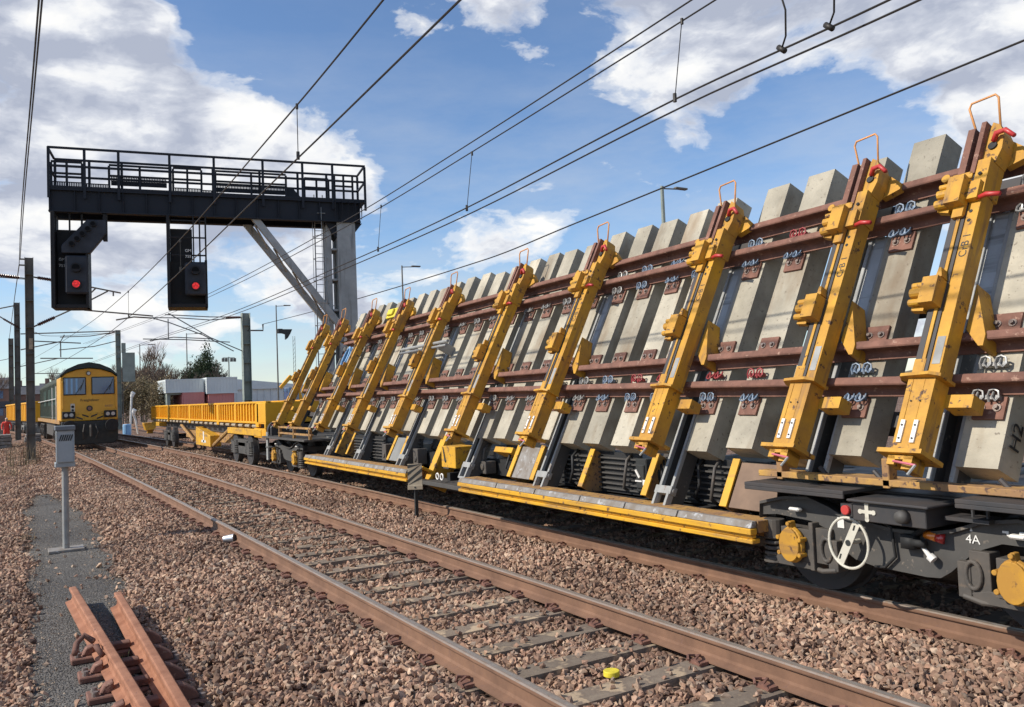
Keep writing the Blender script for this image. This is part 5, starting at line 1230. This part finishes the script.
# palisade fence
t = thing('palisade_fence', (28, 80, -.3), 'grey palisade fence to the right of the containers', 'fence')
m = MB()
for x in np.arange(22, 34, .18): m.box(x, x+.07, 80, 80.02, -.3, 2.9)
for z in (.3, 2.4): m.box(22, 34, 80.02, 80.08, z, z+.08)
m.build('pales', 'mast_light', t)
# excavator
t = thing('excavator', (22.6, 78, -.3), 'small yellow excavator peeping over the open wagon beside the first clamp arm', 'excavator')
m = MB(); m.box(21.6, 23.6, 77, 79.5, .6, 1.7); m.build('body', 'yellow_wagon', t, bevel=.08)
m = MB(); m.box(21.7, 22.7, 77.2, 78.8, 1.7, 3.0); m.build('cabin', 'windscreen', t, bevel=.06)
m = MB(); m.box(21.4, 22.0, 76.6, 79.8, -.3, .55); m.box(23.2, 23.8, 76.6, 79.8, -.3, .55); m.build('crawler', 'rubber', t, bevel=.15)
m = MB(); m.prism([(22.9, 1.5), (23.3, 1.5), (22.6, 3.9), (22.0, 4.2), (21.0, 3.1), (21.2, 2.9), (22.0, 3.7), (22.3, 3.6)], 1, 77.6, 77.9); m.build('boom', 'yellow_wagon', t, bevel=.03)
# bits near the third track
t = MB().tube([(6.95, 68, -.35), (6.95, 68, -.30), (6.95, 68, .45), (6.95, 68, .5)], [.25, .28, .28, .24], 16).build('barrel', 'blue_plastic'); tag(t, 'pale blue barrel on the ground at the right of the locomotive', 'barrel')
for k, (x, y, h, dx) in enumerate(((7.3, 69, 2.9, .12), (7.95, 70, 1.6, -.35))):
    t = MB(); t.tube([(x, y, -.33), (x+dx*.5, y, h*.5), (x+dx, y, h-.35)], .075, 8); t.tube([(x+dx, y, h-.4), (x+dx+.12, y, h-.1), (x+dx, y, h)], [.11, .17, .10], 8)
    tag(t.build('marker_stake', 'white'), ('tall white stake right of the locomotive', 'shorter leaning white stake right of the locomotive')[k], 'stake', 'white stakes beside the far track')
m = MB(); m.prism([(8.45, -.1), (9.1, -.1), (9.25, .45), (8.3, .45)], 1, 69.5, 70.5); m.box(8.3, 9.25, 69.4, 70.6, .45, .50); m.box(8.6, 9.0, 69.8, 70.3, -.33, -.1)
tag(m.build('tipping_skip', 'yellow_bright', bevel=.03), 'small yellow skip on the ground between the locomotive and the open wagon', 'skip')
# heaps and stacks left of the masts
for k, (x, y, w_, h_) in enumerate(((-.95, 56, 1.3, .50), (.78, 60, .9, .35), (-1.8, 75, 2.0, .9))):
    m = MB(); n = 4
    for i in range(n): m.box(x-w_/2+random.uniform(-.06, .06), x+w_/2+random.uniform(-.06, .06), y-.8, y+.8, -.3+i*(h_+.3)/n, -.3+(i+.86)*(h_+.3)/n)
    tag(m.build('slab_stack', 'plank' if k != 2 else 'galv_dull', bevel=.02), ('low stack of pale slabs at the left edge, in front of the person in orange', 'low stack of pale slabs between the two left masts', 'tall grey stack behind the person in orange')[k], 'slab stack', 'stacks of slabs by the left masts')
def house(x0, x1, y, h, rh, label, mat='brick', D=9):
    t = thing('brick_house', ((x0+x1)/2, y+D/2, -.4), label, 'house', 'houses on the skyline')
    m = MB(); m.box(x0, x1, y, y+D, -.4, h); m.build('wall', mat, t)
    m = MB(); m.prism([(y-.3, h), (y+D+.3, h), (y+D/2, h+rh)], 0, x0-.2, x1+.2); rf = m.build('roof', 'slate', t)
    m = MB(); m.box(x0+.8, x0+1.6, y+D/2-.4, y+D/2+.4, h+rh*.5, h+rh+1); m.build('chimney', mat, rf)
    n = max(1, int((x1-x0)/2.6))
    for i in range(n):
        for z in ((1.2, 4.0) if h > 5 else (1.4,)):
            x = x0+(i+.5)*(x1-x0)/n; m = MB(); m.box(x-.5, x+.5, y-.05, y-.003, z, z+1.3); m.build('window', 'windscreen', t)
house(-9.5, -1.2, 160, 5.6, 2.0, 'brick terrace house at the far left edge of the skyline')
house(-.9, 3.6, 175, 4.8, 1.7, 'low brick house between the two left masts')
house(4.0, 9.5, 190, 5.4, 1.9, 'brick house just left of the locomotive roof')
house(-26, -11, 165, 6.0, 2.4, 'long brick terrace beyond the left edge of the picture')
t = thing('footbridge', (-1, 130, -.3), 'dark low bridge parapet crossing behind the left masts', 'bridge')
m = MB(); m.box(-14, 1.2, 130, 130.4, 2.4, 3.2); m.box(-14, 1.2, 130.4, 133, 2.3, 2.6)
for x in (-10, -5, -.2): m.box(x-.3, x+.3, 130.5, 132.5, -.3, 2.4)
m.build('deck', 'slate', t)

# bare trees
def bare_tree_mesh(seed, h, spread, dens=1.0):
    rd = random.Random(seed); tr = MB(); tw = MB()
    def grow(p, d, L_, r, lv):
        q = p+d*L_; mid = p+d*L_*.5+Vector((rd.uniform(-1, 1), rd.uniform(-1, 1), 0))*L_*.06
        r = max(r, .022)
        (tr if lv < 3 else tw).tube([tuple(p), tuple(mid), tuple(q)], [r, r*.85, r*.7], 4 if lv < 3 else 3)
        if lv >= 5: return
        for _ in range((3, 3, 3, 4, 4)[lv]):
            a = rd.uniform(0, 2*PI); s = rd.uniform(.25, .65)*spread
            nd = (d+Vector((math.cos(a)*s, math.sin(a)*s, rd.uniform(.0, .3)))).normalized()
            st = q if rd.random() < .6 else p+d*L_*rd.uniform(.5, .95)
            grow(st, nd, L_*rd.uniform(.62, .86), r*.62, lv+1)
    grow(Vector((0, 0, -.3)), Vector((rd.uniform(-.05, .05), rd.uniform(-.05, .05), 1)).normalized(), h*.24, .15, 0)
    return tr.mesh('trunk', 'bark', recalc=False), tw.mesh('crown', 'twig', recalc=False)
TREES = [bare_tree_mesh(s+20, 11.5+1.2*(s % 3), .75+.1*(s % 2)) for s in range(5)]
words_tree = ['leftmost bare tree, just right of the pale mast', 'second bare tree from the left in the thicket', 'tallest bare tree of the thicket, with a wide crown', 'bare tree in the middle of the thicket, behind the tall one', 'bare tree above the end of the open wagon',
              'bare tree left of the dark evergreen', 'bare tree right behind the dark evergreen', 'slim bare tree right of the evergreen', 'last bare tree of the thicket, above the containers', 'bare tree far behind, over the white container roof',
              'bare tree standing alone right of the floodlights', 'small bare tree near the lamp with the camera', 'faint bare tree just left of the locomotive roof', 'bare tree far behind the left masts']
spots = [(11.6, 108, .88), (12.8, 114, .95), (13.9, 106, .98), (15.1, 116, .98), (16.0, 108, .90), (17.3, 114, 1.0), (19.6, 120, 1.0), (20.8, 112, .86), (22.2, 116, .78), (24.0, 122, .7), (28.5, 120, .68), (31.0, 118, .6), (6.5, 170, 1.0), (-3.5, 150, 1.05)]
extra = [(12.2, 120, .95), (14.5, 122, 1.0), (16.8, 122, .95), (18.5, 110, .85), (10.8, 118, .8), (13.3, 110, .9), (15.6, 112, .95)]+[(10.6+.62*k+.25*math.sin(k*2.3), 104+9*((k*.37) % 1), .62+.18*((k*.61) % 1)) for k in range(18)]
def put_tree(i, x, y, s, label):
    tm, cm = TREES[i % 5]; t = thing('bare_tree', (x, y, -.35), label, 'tree', 'bare trees beyond the yard')
    t.rotation_euler = (0, 0, i*1.7); t.scale = (s*.86, s*.86, s*.86)
    for nm, me in (('trunk', tm), ('crown', cm)): o = bpy.data.objects.new(nm, me); COL.objects.link(o); o.parent = t
for i, (x, y, s) in enumerate(spots): put_tree(i, x, y, s, words_tree[i])
for i, (x, y, s) in enumerate(extra): put_tree(i+3, x, y, s, 'bare tree lost among the other trunks of the dense thicket')
# leafy shrubs / evergreen: many leaf clumps through the volume
def leafy(name, x, y, z, rx, ry, rz, n, leaf, mat, label, cat, group=None, trunk=True, cone=False):
    t = thing(name, (x, y, z), label, cat, group); rd = np.random.default_rng(int(x*100+y))
    blobs = rd.normal(size=(14, 3)); blobs /= np.linalg.norm(blobs, axis=1)[:, None]; blobs *= rd.uniform(.25, .8, (14, 1))
    V = []; F = []
    for i in range(n):
        b_ = blobs[rd.integers(14)]; p = b_+rd.normal(size=3)*.22
        k = (1-.45*max(0, p[2])) if cone else 1
        c_ = np.array([x+p[0]*rx*k, y+p[1]*ry*k, z+rz*(1+p[2]*.95)])
        if c_[2] < z: continue
        a, b2 = rd.normal(size=3), rd.normal(size=3); a /= np.linalg.norm(a); b2 /= np.linalg.norm(b2); s = leaf*rd.uniform(.6, 1.3)
        o_ = len(V); V += [tuple(c_-a*s), tuple(c_+b2*s*.5), tuple(c_+a*s), tuple(c_-b2*s*.5)]; F.append((o_, o_+1, o_+2, o_+3))
    m = MB(); m.v = V; m.f = F; m.m = [0]*len(F)
    me = m.mesh('crown', mat, (x, y, z), recalc=False); o = bpy.data.objects.new('crown', me); COL.objects.link(o); o.parent = t
    if trunk: MB().tube([(x, y, z-.1), (x, y, z+rz*1.2)], [.16, .05], 6).build('trunk', 'bark', t)
    return t
leafy('evergreen_tree', 20.2, 108, -.3, 3.0, 2.6, 4.5, 11000, .17, 'evergreen', 'dark green leafy tree rising above the left white container', 'tree', cone=True)
leafy('evergreen_tree', 17.9, 109, -.3, 1.8, 1.6, 3.7, 4000, .16, 'evergreen', 'smaller dark green tree left of the big evergreen', 'tree', cone=True)
sl_ = ['broad olive shrub right of the white stakes', 'olive shrub behind the yellow skip', 'scrubby bush above the far end of the open wagon', 'low brown bush below the thicket, left of the red container', 'thin bush at the foot of the pale mast', 'scrub left of the containers']
for i, (x, y, rx, rz) in enumerate(((9.6, 92, 1.9, 1.9), (10.9, 95, 1.7, 1.9), (12.2, 90, 1.5, 1.5), (13.6, 98, 1.6, 1.5), (8.9, 98, 1.0, 1.7), (14.2, 102, 1.6, 1.9))):
    leafy('shrub', x, y, -.35, rx, 1.2, rz*1.5, 4200, .12, 'scrub', sl_[i], 'shrub', 'shrubs beside the far track', trunk=False)
# distant land
def hill(name, x0, x1, y, h, mat, label):
    n = 60; xs = np.linspace(x0, x1, n); V = []; F = []
    for i, x in enumerate(xs): 
        hh = h*(.55+.3*math.sin(x*.021+y)+.12*math.sin(x*.09)+.08*math.sin(x*.31)); V += [(x, y, -3), (x, y+40, hh), (x, y+120, -3)]
    for i in range(n-1): a = i*3; F += [(a, a+3, a+4, a+1), (a+1, a+4, a+5, a+2)]
    m = MB(); m.v = V; m.f = F; m.m = [0]*len(F); o = m.build(name, mat); tag(o, label, None, kind='structure')
hill('hills', -400, 700, 420, 9, 'scrub', 'low dull rise of ground on the horizon')
#@@END
